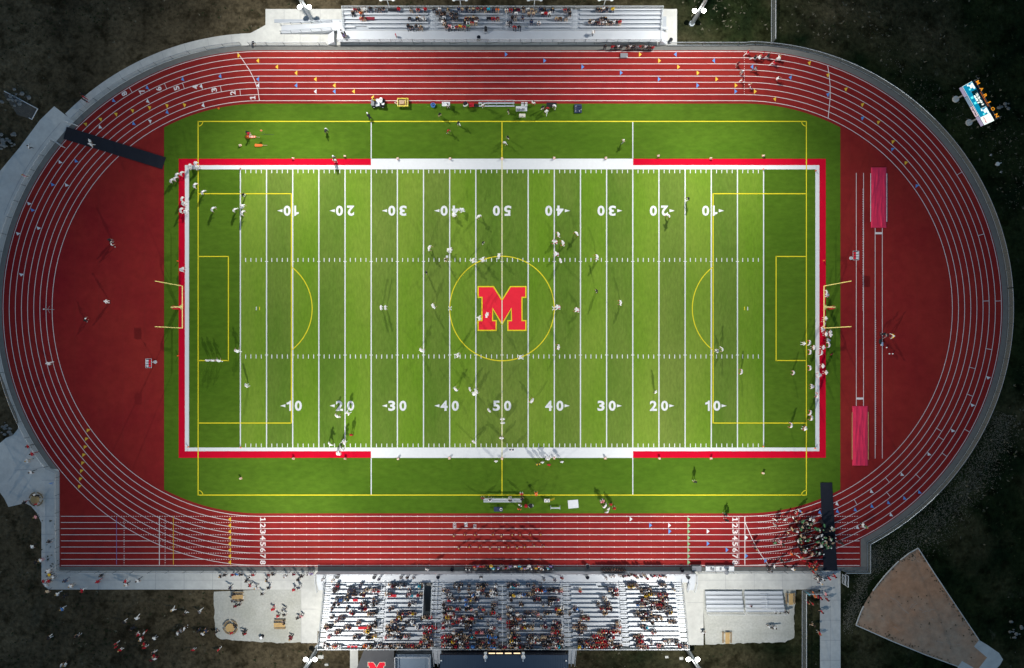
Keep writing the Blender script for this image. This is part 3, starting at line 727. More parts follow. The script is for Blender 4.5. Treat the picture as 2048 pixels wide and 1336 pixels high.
# small hatch boxes behind the stand
for (x, yy, w_, h_, lab) in ((642, 1313, 11, 7, 'larger pale utility lid on the grass behind the home grandstand near the light pole'), (653.5, 1328.5, 7, 4.5, 'smaller pale utility lid on the grass behind the home grandstand'),
                             (1333, 1313, 6.5, 4, 'pale utility lid on the grass behind the grandstand, farther from the light pole'), (1362, 1316, 7.5, 5, 'pale utility lid on the grass behind the grandstand, close to the light pole')):
    m = MB(); X_, Y_ = G(x, yy); a_, b_ = w_ / S / 2, h_ / S / 2
    m.box(X_ - a_, Y_ - b_, 0, X_ + a_, Y_ + b_, .22); m.box(X_ - a_ * .85, Y_ - b_ * .8, .221, X_ + a_ * .85, Y_ + b_ * .8, .26); m.box(X_ - .12, Y_ - .03, .261, X_ + .12, Y_ + .03, .29)
    tag(m.build('utility_box', M['conc']), lab, 'utility box', 'utility lids')

# ============================================================ fences
def fence(pts, h, label, step=3.05, post='postd', railm='rail', rr=.03, group='track fences', bottom=True):
    f = thing('chain_link_fence', label, 'fence', (0, 0, 0), 0, group)
    w3 = [(*G(*q), 0.015) for q in pts]
    m = MB(); m.path([(x, y_, z_ + h) for x, y_, z_ in w3], rr, 5); m.build('top_rail', M[railm], f)
    if bottom: m = MB(); m.path([(x, y_, z_ + .05) for x, y_, z_ in w3], rr * .8, 4); m.build('bottom_rail', M[railm], f)
    m = MB(); vs = []; fs = []
    for x, y_, z_ in w3: vs += [(x, y_, .03), (x, y_, h)]
    for i in range(len(w3) - 1): fs.append((2 * i, 2 * i + 2, 2 * i + 3, 2 * i + 1))
    m.add(vs, fs); m.build('mesh_panel', M['mesh'], f)
    # posts
    acc = 0.0; nxt = 0.0; cnt = 0
    proto = None
    for i in range(len(w3) - 1):
        a, b = Vector(w3[i]), Vector(w3[i + 1]); L_ = (b - a).length
        while nxt <= acc + L_ and cnt < 98:
            q = a + (b - a) * ((nxt - acc) / L_)
            if proto is None:
                m = MB(); m.tube((0, 0, 0), (0, 0, h + .03), .04, 5); m.ball((0, 0, h + .05), .05, .05, .04, 5, 3)
                proto = m.build('post', M[post], f, q)
            else:
                c_ = proto.copy(); COL.objects.link(c_); c_.parent = f; c_.location = q
            nxt += step; cnt += 1
        acc += L_
    return f
R1 = 528
fence(arc_pts(LCX, R1, 94, 134.8, 30), 1.2, 'low track fence along the curved path between the small grandstand and the black mat gate', railm='steel')
fence(arc_pts(LCX, R1, 141, 217, 40) + [(119.5, 944), (119.5, 1010), (119.5, 1140), (160, 1142)], 1.2, 'low track fence curving past the round picnic table down to the path corner', railm='steel')
fence([(163, 1142), (400, 1142), (630, 1142)], 1.2, 'low straight track fence along the path beside the sprint start lanes', railm='rail')
fence([(500, 90.6), (540, 90.6), (655, 90.6)], 1.2, 'short track fence in front of the ramp of the small grandstand', railm='rail')
fence([(1335, 90.6), (1489, 90.6)] + arc_pts(RCX, R1, 89, 4.5, 52), 1.2, 'long curved track fence rounding the scoreboard end', railm='steel', rr=.05)
fence(arc_pts(RCX, R1, 4.3, -62, 41) + [(1734, 1085), (1734, 1142), (1686, 1142)], 1.2, 'track fence curving down to the stepped corner by the clay sector', railm='steel', rr=.05)
fence([(1394, 1142), (1640, 1142)], 1.2, 'low track fence between the path and the finish line tents', railm='steel')
fence([(1542.5, 88), (1542.5, 40), (1543, -60)], 2.0, 'tall field fence running away from the track behind the corner light pole', group=None, rr=.05)
fence([(1604, 1480), (1604, 1181), (1636, 1181)], 1.8, 'tall fence beside the concrete walk with people in red', group=None, rr=.05)
# gates by the mats
def gate(p0, p1, lab):
    g_ = thing('gate', lab, 'gate', (0, 0, 0), 0, 'open gate leaves'); a = Vector((*G(*p0), 0)); b = Vector((*G(*p1), 0))
    m = MB(); up = Vector((0, 0, 1))
    m.tube(a + up * .1, b + up * .1, .04, 5); m.tube(a + up * 1.2, b + up * 1.2, .045, 5); m.tube(a, a + up * 1.25, .05, 5); m.tube(b + up * .05, b + up * 1.2, .04, 5); m.tube(a + up * .1, b + up * 1.2, .025, 4)
    m.build('gate_frame', M['rail'], g_)
    m = MB(); m.add([a + up * .1, b + up * .1, b + up * 1.2, a + up * 1.2], [(0, 1, 2, 3)]); m.build('gate_mesh', M['mesh'], g_)
gate((138, 246), (158, 253), 'open white gate leaf above the black mat by the curved path')
gate((110, 281), (131, 296), 'open white gate leaf below the black mat by the curved path')
gate((1684, 1148), (1684, 1166), 'open white gate leaf at the path corner beside the concrete walk, closer to the walk')
gate((1690, 1148), (1690, 1170), 'open white gate leaf at the path corner, farther from the walk')
# ============================================================ mats and pit covers
def mat_obj(pts, lab):
    m = MB(); m.prism(P(pts), ZL + .02, ZL + .05); m2 = m.build('ground_mat', M['mat_k']); tag(m2, lab, 'mat', 'black track crossing mats'); return m2
mat_obj([(134, 254), (127.5, 278), (325, 338.5), (332.5, 315)], 'long black crossing mat laid slantwise over the lanes to the red border corner')
mat_obj([(1640, 965), (1663.5, 965), (1674, 1141), (1646.5, 1141)], 'long black crossing mat laid over the lanes under the marching band')
def tarp(x0, y0, x1, y1, lab, flip):
    t_ = thing('pit_cover', lab, 'pit cover', (0, 0, 0), 0, 'jump pit covers')
    m = MB(); nx_, ny_ = 26, 90; vs = []; rnd = random.Random(int(x0))
    folds = [(rnd.uniform(0.1, .9), rnd.uniform(0, 1), rnd.uniform(-.5, .5), rnd.uniform(.02, .05), rnd.uniform(.5, 1)) for _ in range(18)]
    for jj in range(ny_ + 1):
        for ii in range(nx_ + 1):
            u, v = ii / nx_, jj / ny_; X_, Y_ = G(x0 + (x1 - x0) * u, y0 + (y1 - y0) * v)
            e_ = min(u, v * 4, 1 - u, (1 - v) * 4); zz = .10 + .05 * min(1, e_ * 10)
            for (fu, fv, sl, wd, am) in folds:
                dd = (u - fu - sl * (v - fv)) / wd; ff = math.exp(-dd * dd) * math.exp(-((v - fv) / .16) ** 2); zz += .07 * am * ff
            zz += .015 * math.sin(u * 17 + v * 31 + flip) * math.sin(v * 53 + u * 9)
            vs.append((X_, Y_, zz if 0 < ii < nx_ and 0 < jj < ny_ else .06))
    m.add(vs, [(b * (nx_ + 1) + a, (b + 1) * (nx_ + 1) + a, (b + 1) * (nx_ + 1) + a + 1, b * (nx_ + 1) + a + 1) for b in range(ny_) for a in range(nx_)])
    o = m.build('cover_sheet', M['tarp'], t_)
    for p_ in o.data.polygons: p_.use_smooth = True
    m = MB()
    for xx in (x0 - .6, x1 + .6): m.tube((*G(xx, y0 + 12), .09), (*G(xx, y1 - 12), .09), .05, 6)
    m.build('edge_poles', M['wood'] if flip else M['rail'], t_)
tarp(1741.5, 335, 1772.5, 455.5, 'crinkled pink tarp over a jump pit near the curved lanes and scoreboard corner', 0)
tarp(1704.5, 812, 1735.5, 931, 'crinkled pink tarp over a jump pit near the black crossing mat', 1)
# sector kerb
m = MB()
def kerb(pts, w_=1.6):
    for a, b in zip(pts, pts[1:]):
        A_ = Vector((*G(*a), .05)); B_ = Vector((*G(*b), .05)); d_ = (B_ - A_); l_ = d_.length; d_.normalize(); n_ = Vector((-d_.y, d_.x, 0)) * w_ / S / 2
        B_ = A_ + d_ * (l_ - .05)
        m.prism([(A_ + n_).to_2d()[:], (B_ + n_).to_2d()[:], (B_ - n_).to_2d()[:], (A_ - n_).to_2d()[:]], 0, .10)
kerb([sec[i] for i in (0, 1, 2)]); kerb([(1797, 1122), (1784, 1135), (1770, 1150), (1757, 1166), (1745, 1182)]); kerb([(1727, 1212), (1722, 1222), (1711.5, 1250)]); kerb([sec[i] for i in (9, 10, 11, 12)]); kerb([(1836, 1096), (1868, 1146), (1900, 1194), (1958, 1280)])
tag(m.build('sector_kerb', M['conc']), 'thin pale kerb outlining the clay throwing sector', 'kerb')
# weed tufts on the clay
wt = MB(); rnd = random.Random(5)
def tuft(mb, X_, Y_, r, n_=7, mi=0):
    for k in range(n_):
        a = rnd.uniform(0, 2 * PI); l_ = r * rnd.uniform(.5, 1.2); w_ = r * .28
        dx, dy = math.cos(a), math.sin(a)
        mb.add([(X_ - dy * w_, Y_ + dx * w_, .01), (X_ + dy * w_, Y_ - dx * w_, .01), (X_ + dx * l_, Y_ + dy * l_, r * rnd.uniform(.25, .8) + .01)], [(0, 1, 2)], mi)
for k in range(210):
    u = rnd.random(); sd = rnd.choice([0, 1, 2, 2, 1, 3]); j_ = abs(rnd.gauss(0, 5))
    if sd == 0: a, b = (1836, 1096), (1711, 1250)
    elif sd == 1: a, b = (1711, 1250), (1905, 1332)
    elif sd == 2: a, b = (1836, 1096), (1958, 1280)
    else: a, b = (1760, 1190), (1940, 1290)
    bl = 30 * math.sin(PI * u) if sd == 0 else 0
    x = a[0] + (b[0] - a[0]) * u - bl * .55; yy = a[1] + (b[1] - a[1]) * u - bl * .45
    cx_, cy_ = 1830, 1220; L_ = math.hypot(cx_ - x, cy_ - yy) or 1
    j_ += 3
    x += (cx_ - x) / L_ * j_; yy += (cy_ - yy) / L_ * j_
    if sd == 3: x += rnd.gauss(0, 22); yy += rnd.gauss(0, 18)
    tuft(wt, *G(x, yy), rnd.uniform(.06, .2), 8)
tag(wt.build('weeds', mat('weed_leaf', (0.03, 0.045, 0.018), .9)), None, None, None, 'stuff')['label'] = 'small dark weeds dotted over the clay sector'
# rough grass tufts over the ground
gt = MB(); rnd = random.Random(9)
PALE = []
def free(x, yy):
    if 118 < x < 1735 and 88 < yy < 1145: 
        return False
    for cx_ in (LCX, RCX):
        if math.hypot(x - cx_, yy - CY) < 556: return False
    if 525 < x < 1360 and yy > 12 and yy < 100: return False
    if 80 < x < 1684 and 1138 < yy < 1183: return False
    if 425 < x < 1594 and 1175 < yy < 1300: return False
    if 1636 < x < 1684 and yy > 1100: return False
    if x < 140 and 210 < yy < 1030 and x - 108 > (212 - yy) * .9 - 60 and not (x < 36 and 760 < yy < 872): return False
    if 690 < x < 1160 and yy > 1255: return False
    if 1700 < x < 2010 and 1095 < yy < 1345: return False
    return True
def palez(x, yy):
    r_ = math.hypot(x - RCX, yy - CY)
    if x > 1650 and yy > 780 and 545 < r_ < 640 and yy < 1100: return .9 - abs(r_ - 590) / 60
    if 1690 < x < 1850 and 1040 < yy < 1230: return .55
    if x > 1490 and yy < 420 and 545 < r_ < 680: return .5
    if 1360 < x < 1560 and yy < 84: return .8
    if x < 60 and 180 < yy < 330: return .5
    return 0
for k in range(30000):
    x = rnd.uniform(-40, 2090); yy = rnd.uniform(-40, 1380)
    if not free(x, yy): continue
    f1 = math.sin(x * .021 + yy * .013) * math.sin(yy * .027 - x * .009) + .4 * math.sin(x * .09) * math.sin(yy * .11)
    pz_ = palez(x, yy)
    if rnd.random() > .38 + .4 * f1 + pz_ * .6: continue
    tuft(gt, *G(x, yy), rnd.uniform(.12, .40), 4, 1 if rnd.random() < .12 + pz_ * .6 else 0)
pg = MB(); rnd = random.Random(14); npb = 0
def pebble(mb, X_, Y_, r):
    a_ = rnd.uniform(0, 6.28); k_ = [(X_ + r * q * math.cos(a_ + t_), Y_ + r * q * math.sin(a_ + t_)) for t_, q in ((0, 1), (1.7, .7), (3.3, 1), (4.8, .6))]
    mb.add([(k_[0][0], k_[0][1], .01), (k_[1][0], k_[1][1], .01), (k_[2][0], k_[2][1], .01), (k_[3][0], k_[3][1], .01), (X_, Y_, r * .5)], [(0, 1, 4), (1, 2, 4), (2, 3, 4), (3, 0, 4)], 0 if rnd.random() < .6 else 1)
for k in range(12000):
    z_ = rnd.random()
    if z_ < .62:
        t_ = rnd.random(); an = math.radians(-22 - 42 * t_); rr = 566 + 8 * t_ + rnd.gauss(0, 17 + 6 * t_); x = RCX + rr * math.cos(an); yy = CY - rr * math.sin(an)
        if rr < 535: continue
    elif z_ < .82:
        t_ = rnd.random(); x = 1752 - 62 * t_ + rnd.gauss(0, 9); yy = 1100 + 160 * t_ + rnd.gauss(0, 8)
        if x < 1686: continue
    else:
        t_ = rnd.random(); an = math.radians(20 + 60 * t_); rr = 590 + 30 * math.sin(t_ * 9) + rnd.gauss(0, 18); x = RCX + rr * math.cos(an); yy = CY - rr * math.sin(an)
        if rr < 540 or rnd.random() < .75: continue
    if 1738 > x and yy < 1146: continue
    if yy > 1100 and math.hypot(x - 1836, yy - 1250) < 128 and x > 1735: continue
    pebble(pg, *G(x, yy), rnd.uniform(.04, .10))
tag(pg.build('loose_gravel', [mat('pebble_pale', (.17, .16, .125), .95, spec=0), mat('pebble_dark', (.10, .092, .07), .95, spec=0)]), 'loose pale gravel worn along the outside of the track bend', None, None, 'stuff')
tag(gt.build('grass', [mat('grass_blade_dark', (0.03, 0.038, 0.018), .95, spec=0.0), mat('grass_blade_dry', (0.15, 0.14, 0.10), .95, spec=0.0)]), 'rough dry grass around the stadium', None, None, 'stuff')

# ============================================================ light poles
LIGHTS = []
def light_pole(px, py, hgt, lab, sx, sy):
    X_, Y_ = G(px, py)
    t_ = thing('floodlight_pole', lab, 'light pole', (X_, Y_, 0), 0, 'stadium floodlight poles')
    m = MB(); m.tube((0, 0, 0), (0, 0, hgt), .30, 12, 0, .16); m.cyl(0, 0, 0, .25, .5, 12); m.tube((.36, 0, .3), (.36, 0, 8), .06, 6); m.build('pole', M['steel'], t_)
    th_ = math.atan2(-Y_, -X_)
    ux, uy = -math.sin(th_), math.cos(th_)
    m = MB(); m.tube((-.85, 0, 4.6), (.85, 0, 4.6), .05, 6); m.build('low_crossarm', M['steel'], t_)
    for s_ in (-1, 1):
        m = MB(); m.cyl(s_ * .78, 0, 4.45, 4.75, .24, 12, 0, .40); h_ = m.build('uplight', M['lampu'], t_)
        m = MB(); m.disc(s_ * .78, 0, 4.76, .36, 14); m.build('lens', M['lamp'], h_)
    for q in range(2):
        zz = hgt - .4 - 1.2 * q
        m = MB(); m.tube((-ux * 2.2, -uy * 2.2, zz), (ux * 2.2, uy * 2.2, zz), .07, 6); m.build('crossarm', M['steel'], t_)
        for k in range(4):
            o_ = (k - 1.5) * 1.3; c_ = Vector((ux * o_, uy * o_, zz + .3)); dv = Vector((-X_ * .7 - X_ * 0, -Y_ * .7, -hgt)).normalized()
            m = MB(); m.tube(c_ - dv * .3, c_ + dv * .25, .22, 10, 0, .38); h_ = m.build('floodlight', M['lampu'], t_)
            m = MB(); m.tube(c_ + dv * .255, c_ + dv * .26, .36, 10); m.build('lens', M['lamp'], h_)
    LIGHTS.append((X_, Y_, hgt, sx, sy))
    return t_
light_pole(624.5, 40.5, 24, 'floodlight pole with bright low lamps beside the ramp of the small grandstand', -1, 1)
light_pole(1383, 48, 24, 'floodlight pole with bright lamps on the grass by the small grandstand trash bin', 1, 1)
light_pole(636, 1294, 24, 'floodlight pole with bright low lamps by the gravel yard corner of the home grandstand', -1, -1)
light_pole(1371, 1294, 24, 'floodlight pole with bright lamps at the home grandstand corner by an empty picnic table', 1, -1)
for k, (px, lab) in enumerate(((783, 'unlit twin head lamp post behind the small grandstand, nearest the ramp'), (923.5, 'unlit twin head lamp post behind the small grandstand, second from the ramp'),
                               (1067, 'unlit twin head lamp post behind the small grandstand, third from the ramp'), (1203, 'unlit twin head lamp post behind the small grandstand, farthest from the ramp'))):
    t_ = thing('lamp_post', lab, 'lamp post', (*G(px, 26.5), 0), 0, 'lamp posts behind the small grandstand')
    m = MB(); m.tube((0, 0, 0), (0, 0, 4.7), .09, 8, 0, .07); m.cyl(0, 0, 0, .1, .2, 8); m.build('pole', M['rail'], t_)
    m = MB(); m.tube((-1.0, 0, 4.6), (1.0, 0, 4.6), .04, 6); m.build('arm', M['rail'], t_)
    for s_ in (-1, 1): m = MB(); m.ball((s_ * 1.05, 0, 4.6), .30, .22, .1, 10, 6); m.build('lamp_head', M['lampu'], t_)

# ============================================================ scoreboard
a0 = Vector((*G(1901.4, 186.1), 0)); a1 = Vector((*G(1944.2, 261.4), 0)); BW = (a1 - a0).length
sb = thing('scoreboard', 'lit scoreboard with orange MARION letters standing on two footed posts in dark grass', 'scoreboard', a0, math.atan2(a1.y - a0.y, a1.x - a0.x))
B0, B1 = 2.35, 5.6
def bp(m, u0, v0, u1, v1, t, mi=0):
    m.box(u0 * BW, -.12 - t, B0 + v0 * (B1 - B0), u1 * BW, -.12 - t + .01, B0 + v1 * (B1 - B0), mi)
def btext(m, s_, u0, v0, u1, v1, t, bold=.03, mi=0):
    W_, H_ = (u1 - u0) * BW, (v1 - v0) * (B1 - B0); cu, cv = (u0 + u1) / 2 * BW, B0 + (v0 + v1) / 2 * (B1 - B0)
    put_text(m, s_, lambda u, v: (cu + u * W_, -.12 - t, cv + v * H_), bold, mi)
m = MB(); m.box(0, -.1, B0, BW, .35, B1); m.build('cabinet', M['glassk'], sb)
m = MB(); bp(m, .0, .27, .80, 1, .01, 0)
for (a, b, c_, d_) in ((.0, .27, .80, .285), (.0, .27, .006, 1), (.20, .60, .205, 1), (.63, .60, .635, 1)): bp(m, a, b, c_, d_, .02, 1)
bp(m, .20, .62, .63, 1, .022, 2)
m.build('screen', [M['screen'], M['screenw'], M['screenk']], sb)
m = MB(); btext(m, '23:01', .28, .80, .58, .95, .04, .05); btext(m, '681', .30, .62, .50, .77, .04, .05); m.build('digits', M['screenw'], sb)
m = MB()   # plain light shapes in place of the drawn figures
for (u_, f_) in ((.03, 1), (.66, 1)):
    bp(m, u_, .86, u_ + .14, .98, .03, 0); bp(m, u_ + .02, .70, u_ + .10, .84, .03, 0); bp(m, u_ + .09, .56, u_ + .13, .68, .03, 1); bp(m, u_ - .01, .58, u_ + .03, .68, .03, 0)
for u_ in (.30, .44): bp(m, u_, .40, u_ + .05, .56, .03, 1)
m.build('screen_shapes', [M['screenw'], M['screenc']], sb)
for (a, b, k_, tx) in ((.0, .24, 'panelp', ''), (.25, .49, 'panelb', ''), (.50, .75, 'panelw', 'HyVee'), (.76, .86, 'panelp', ''), (.862, .995, 'panelp', '')):
    m = MB(); bp(m, a, 0.01, b, .24, .012, 0)
    if tx: btext(m, tx, a + .02, .05, b - .02, .20, .03, .05, 1)
    m.build('sponsor_panel', [M[k_], M['glassk']], sb)
m = MB(); bp(m, .805, .27, .998, 1.0, .012, 0); btext(m, 'HyVee', .83, .40, .97, .56, .03, .03, 1); m.build('sponsor_panel', [M['screenw'], M['redm']], sb)
m = MB()
for k_, ch in enumerate('MARION'):
    cu = (.09 + .83 * k_ / 5) * BW; w_ = .16 if ch == 'I' else .60
    put_text(m, ch, lambda u, v: (cu + u * w_, .0, 6.40 + v * .72), .03)
m.build('letters', M['orl'], sb)
m = MB(); m.box(BW * .30, -.01, 5.75, BW * .66, .01, 5.95); m.build('name_strip', M['brl'], sb)
m = MB()
for u_ in (0.02, .98): m.tube((u_ * BW, .12, B1), (u_ * BW, .12, 7.0), .05, 6); m.tube((u_ * BW - .3, .12, 6.6), (u_ * BW + .3, .12, 6.6), .03, 5)
m.tube((0, .12, 5.98), (BW, .12, 5.98), .05, 6)
m.build('letter_frame', M['frame'], sb)
for u_ in (.18, .80):
    m = MB(); m.box(u_ * BW - .12, .0, .1, u_ * BW + .12, .3, B0); p_ = m.build('post', M['steel'], sb)
    m = MB(); m.cyl(u_ * BW, .15, 0, .22, .55, 20); m.build('footing', M['conc'], p_)

# ============================================================ goal posts, soccer goal
M['goaly'] = mat('goal_yellow', (0.92, 0.78, 0.28), 0.45)
def goal(px, py, d_, lab):
    X_, Y_ = G(px, py)
    t_ = thing('goal_post', lab, 'goal post', (X_, Y_, 0), 0 if d_ > 0 else PI, 'football goal posts')
    gyel = M['goaly']
    m = MB(); m.tube((2.2, 0, 0), (2.2, 0, 2.2), .12, 10)
    pts = [(2.2, 0, 2.2), (2.1, 0, 2.6), (1.8, 0, 2.85), (1.3, 0, 3.0), (0, 0, 3.05)]; m.path(pts, .12, 10); m.build('gooseneck', gyel, t_)
    m = MB(); m.tube((2.2, 0, .05), (2.2, 0, 1.9), .30, 10); m.build('post_pad', M['cr'], t_)
    m = MB(); m.tube((0, -3.6, 3.05), (0, 3.6, 3.05), .09, 10); m.add([(0, -.55, 3.05), (0, .55, 3.05), (.6, .06, 3.06), (.6, -.06, 3.06)], [(0, 1, 2, 3)]); m.build('crossbar', gyel, t_)
    for s_ in (-1, 1): m = MB(); m.tube((0, s_ * 3.58, 3.05), (0, s_ * 3.58, 12.2), .065, 8); m.build('upright', gyel, t_)
goal(381, 616, -1, 'yellow football goal post with red padded base at the end with white uniformed players')
goal(1632, 616, 1, 'yellow football goal post with red padded base beside the red and white team')
t_ = thing('soccer_goal', 'white framed soccer goal with net lying on dark grass beside the concrete plaza', 'soccer goal', (*G(76, 218), 0), math.atan2(35, -66))
m = MB()
a_ = 6.0; h_ = 2.3
m.path([(6.6, 0, .1), (0, 0, .1), (0, 2.1, .1), (.6, 2.1, .1)], .07, 6); m.build('goal_frame', M['rail'], t_)
m = MB(); m.add([(0, 0, .08), (0, 2.1, .08), (2.6, 2.6, .08), (6.6, 0.4, .08), (6.6, 0, .08)], [(0, 1, 2, 3, 4)]); m.build('net', M['net'], t_)
# ============================================================ people
POSES = {
 # pelvis z, torso vector, (elbow, wrist) outwards-x, (kneeR, ankleR), (kneeL, ankleL)
 'stand': (.93, (0, .03, 1), ((.07, -.02, -.28), (.08, .07, -.52)), ((.07, -.02, -.28), (.08, .07, -.52)), ((.04, .02, -.43), (.06, -.03, -.85)), ((.04, .02, -.43), (.06, -.03, -.85))),
 'walk': (.92, (0, .08, 1), ((.07, .10, -.26), (.06, .28, -.44)), ((.07, -.12, -.26), (.08, -.16, -.50)), ((.02, .02, -.42), (.02, -.26, -.80)), ((.02, .22, -.38), (.02, .30, -.82))),
 'run': (.92, (0, .32, .95), ((.10, -.20, -.18), (.10, .02, -.34)), ((.10, .16, -.22), (.04, .36, -.06)), ((.03, .40, -.16), (.03, .28, -.55)), ((.03, -.10, -.42), (.03, -.48, -.66))),
 'crouch': (.60, (0, .80, .48), ((.08, .06, -.26), (-.04, .16, -.50)), ((.10, .10, -.22), (.04, .30, -.28)), ((.14, .26, -.20), (.16, .02, -.52)), ((.14, .22, -.24), (.16, -.12, -.52))),
 'bend': (.88, (0, .92, .30), ((.06, .02, -.28), (.0, .10, -.50)), ((.06, .04, -.28), (.0, .16, -.50)), ((.08, .04, -.40), (.10, -.04, -.80)), ((.08, .04, -.40), (.10, -.04, -.80))),
 'hips': (.93, (0, .0, 1), ((.24, -.06, -.18), (.08, .06, -.36)), ((.24, -.06, -.18), (.08, .06, -.36)), ((.05, .02, -.43), (.08, -.02, -.85)), ((.05, .02, -.43), (.08, -.02, -.85))),
 'wide': (.86, (0, .42, 1), ((.10, .06, -.22), (.04, .30, -.30)), ((.10, .06, -.22), (.06, .28, -.34)), ((.16, .12, -.38), (.24, .0, -.78)), ((.16, .06, -.38), (.26, -.10, -.78))),
 'hold': (.93, (0, .0, 1), ((.10, .06, -.26), (-.10, .30, -.12)), ((.10, .06, -.26), (-.10, .30, -.16)), ((.04, .02, -.43), (.06, -.03, -.85)), ((.04, .02, -.43), (.06, -.03, -.85))),
 'sit': (.56, (0, .04, 1), ((.06, .08, -.26), (-.06, .32, -.28)), ((.06, .08, -.26), (-.06, .32, -.30)), ((.04, .42, .0), (.04, .46, -.46)), ((.04, .42, .0), (.04, .44, -.46))),
 'sitl': (.56, (0, .40, .92), ((.08, .12, -.24), (-.04, .34, -.24)), ((.08, .12, -.24), (-.04, .34, -.24)), ((.10, .42, .0), (.06, .40, -.46)), ((.10, .42, .0), (.12, .50, -.46))),
}
SKIN, SHIRT, PANTS, SHOES, LOWER, FORE, EYES = range(7)
def skeleton(pose, pads=False):
    pz, tv, aR, aL, lR, lL = POSES[pose]; t = Vector(tv).normalized()
    pel = Vector((0, 0, pz)); J = []; E = []; R = []; B = []
    def j(p, r, r2=None): J.append(Vector(p)); R.append((r, r2 or r)); return len(J) - 1
    def e(a, b, lab): E.append((a, b)); B.append(lab)
    sw = .235 if pads else .19; wd = 1.22 if pads else 1.0
    p0 = j(pel, .135 * wd, .11 * wd); p1 = j(pel + t * .22, .13 * wd, .105 * wd); p2 = j(pel + t * .42, .16 * wd, .12 * wd); nk = j(pel + t * .53, .075 if not pads else .11)
    hd = (t + Vector((0, 0, .8))).normalized(); h1 = j(J[nk] + hd * .10, .065); h2 = j(J[nk] + hd * .19, .10, .11); h3 = j(J[nk] + hd * .27, .085, .09)
    e(p0, p1, SHIRT); e(p1, p2, SHIRT); e(p2, nk, SHIRT); e(nk, h1, SKIN); e(h1, h2, SKIN); e(h2, h3, SKIN)
    hands = []
    for s, a in ((1, aR), (-1, aL)):
        sh = j(J[p2] + Vector((s * sw, 0, 0)) + t * .05, .075 if not pads else .12); el = j(J[sh] + Vector((s * a[0][0], a[0][1], a[0][2])), .052); wr = j(J[sh] + Vector((s * a[1][0], a[1][1], a[1][2])), .034)
        d = (J[wr] - J[el]).normalized(); pm = j(J[wr] + d * .075, .038, .026)
        e(p2, sh, SHIRT); e(sh, el, SHIRT); e(el, wr, FORE); e(wr, pm, SKIN); hands.append((J[pm], d, s))
    for s, l in ((1, lR), (-1, lL)):
        hp = j(pel + Vector((s * .10, 0, -.06)), .095 * wd); kn = j(pel + Vector((s * (.10 + l[0][0]), l[0][1], l[0][2])), .066); an = j(pel + Vector((s * (.10 + l[1][0]), l[1][1], l[1][2])), .042)
        to = j(J[an] + Vector((s * .02, .17, -.045)), .040, .032)
        e(p0, hp, PANTS); e(hp, kn, PANTS); e(kn, an, LOWER); e(an, to, SHOES)
    return J, E, R, B, hands, (J[h2] + J[h3]) / 2, hd
def skin_mesh(pose, pads, sub):
    J, E, R, B, hands, head, hd = skeleton(pose, pads)
    me = bpy.data.meshes.new('person'); me.from_pydata([tuple(v) for v in J], E, [])
    o = bpy.data.objects.new('person', me); COL.objects.link(o)
    o.modifiers.new('s', 'SKIN')
    for i, sv in enumerate(me.skin_vertices[0].data): sv.radius = R[i]; sv.use_root = (i == 0)
    if sub: ss = o.modifiers.new('u', 'SUBSURF'); ss.levels = 1; ss.render_levels = 1
    dg = bpy.context.evaluated_depsgraph_get(); dg.update()
    r = bpy.data.meshes.new_from_object(o.evaluated_get(dg)); bpy.data.objects.remove(o); bpy.data.meshes.remove(me)
    vs = [v.co.copy() for v in r.vertices]; fs = [list(p.vertices) for p in r.polygons]; bpy.data.meshes.remove(r)
    lab = []
    for f in fs:
        c = sum((vs[i] for i in f), Vector()) / len(f); best = None
        for (a, b), l in zip(E, B):
            A_, B_ = J[a], J[b]; ab = B_ - A_; t_ = max(0, min(1, (c - A_).dot(ab) / ab.length_squared)); d = (c - A_ - ab * t_).length - R[a][0] * .5
            if best is None or d < best[0]: best = (d, l)
        lab.append(best[1])
    return vs, fs, lab, hands, head, hd
def person_mesh(pose, pads):
    vs, fs, lab, hands, head, hd = skin_mesh(pose, pads, True)
    m = MB(); m.v = [tuple(v) for v in vs]; m.f = fs; m.m = lab
    for (p, d, s) in hands:      # five bent fingers, thumb from the side of the palm
        side = d.cross(Vector((0, 1, 0))); side = side.normalized() if side.length > .1 else Vector((1, 0, 0)); fw = side.cross(d).normalized()
        for k, L_ in enumerate((.062, .072, .068, .052)):
            b = p + side * (.024 - .016 * k) + d * .015; c1 = b + d * L_ * .6; c2 = c1 + (d * .6 + fw * .6).normalized() * L_ * .5
            m.tube(b, c1, .009, 4, SKIN, .008); m.tube(c1, c2, .008, 4, SKIN, .005)
        b = p + side * .03 - d * .03; c1 = b + (side * .8 + d * .6 + fw * .3).normalized() * .045; m.tube(b, c1, .010, 4, SKIN, .009); m.tube(c1, c1 + (d + fw * .4).normalized() * .03, .009, 4, SKIN, .006)
    F = Vector((0, 1, 0)) ; F = (F - hd * F.dot(hd)).normalized(); X_ = F.cross(hd)
    hc = head
    m.tube(hc + F * .085 + hd * .01, hc + F * .118 - hd * .025, .008, 4, SKIN, .016)
    for s in (-1, 1):
        m.ball(hc + F * .088 + X_ * s * .033 + hd * .012, .012, .008, .008, 6, 4, EYES); m.ball(hc + X_ * s * .098 - hd * .01, .012, .02, .028, 6, 4, SKIN)
    m.ball(hc + F * .086 - hd * .052, .024, .006, .006, 6, 3, EYES)
    me = m.mesh('person', [M['cs'], M['cw'], M['cw'], M['ck'], M['cw'], M['cs'], M['ck']])
    me.polygons.foreach_set('use_smooth', [True] * len(me.polygons))
    return me, head
PM = {}
def pmesh(pose, pads):
    if (pose, pads) not in PM: PM[(pose, pads)] = person_mesh(pose, pads)
    return PM[(pose, pads)]
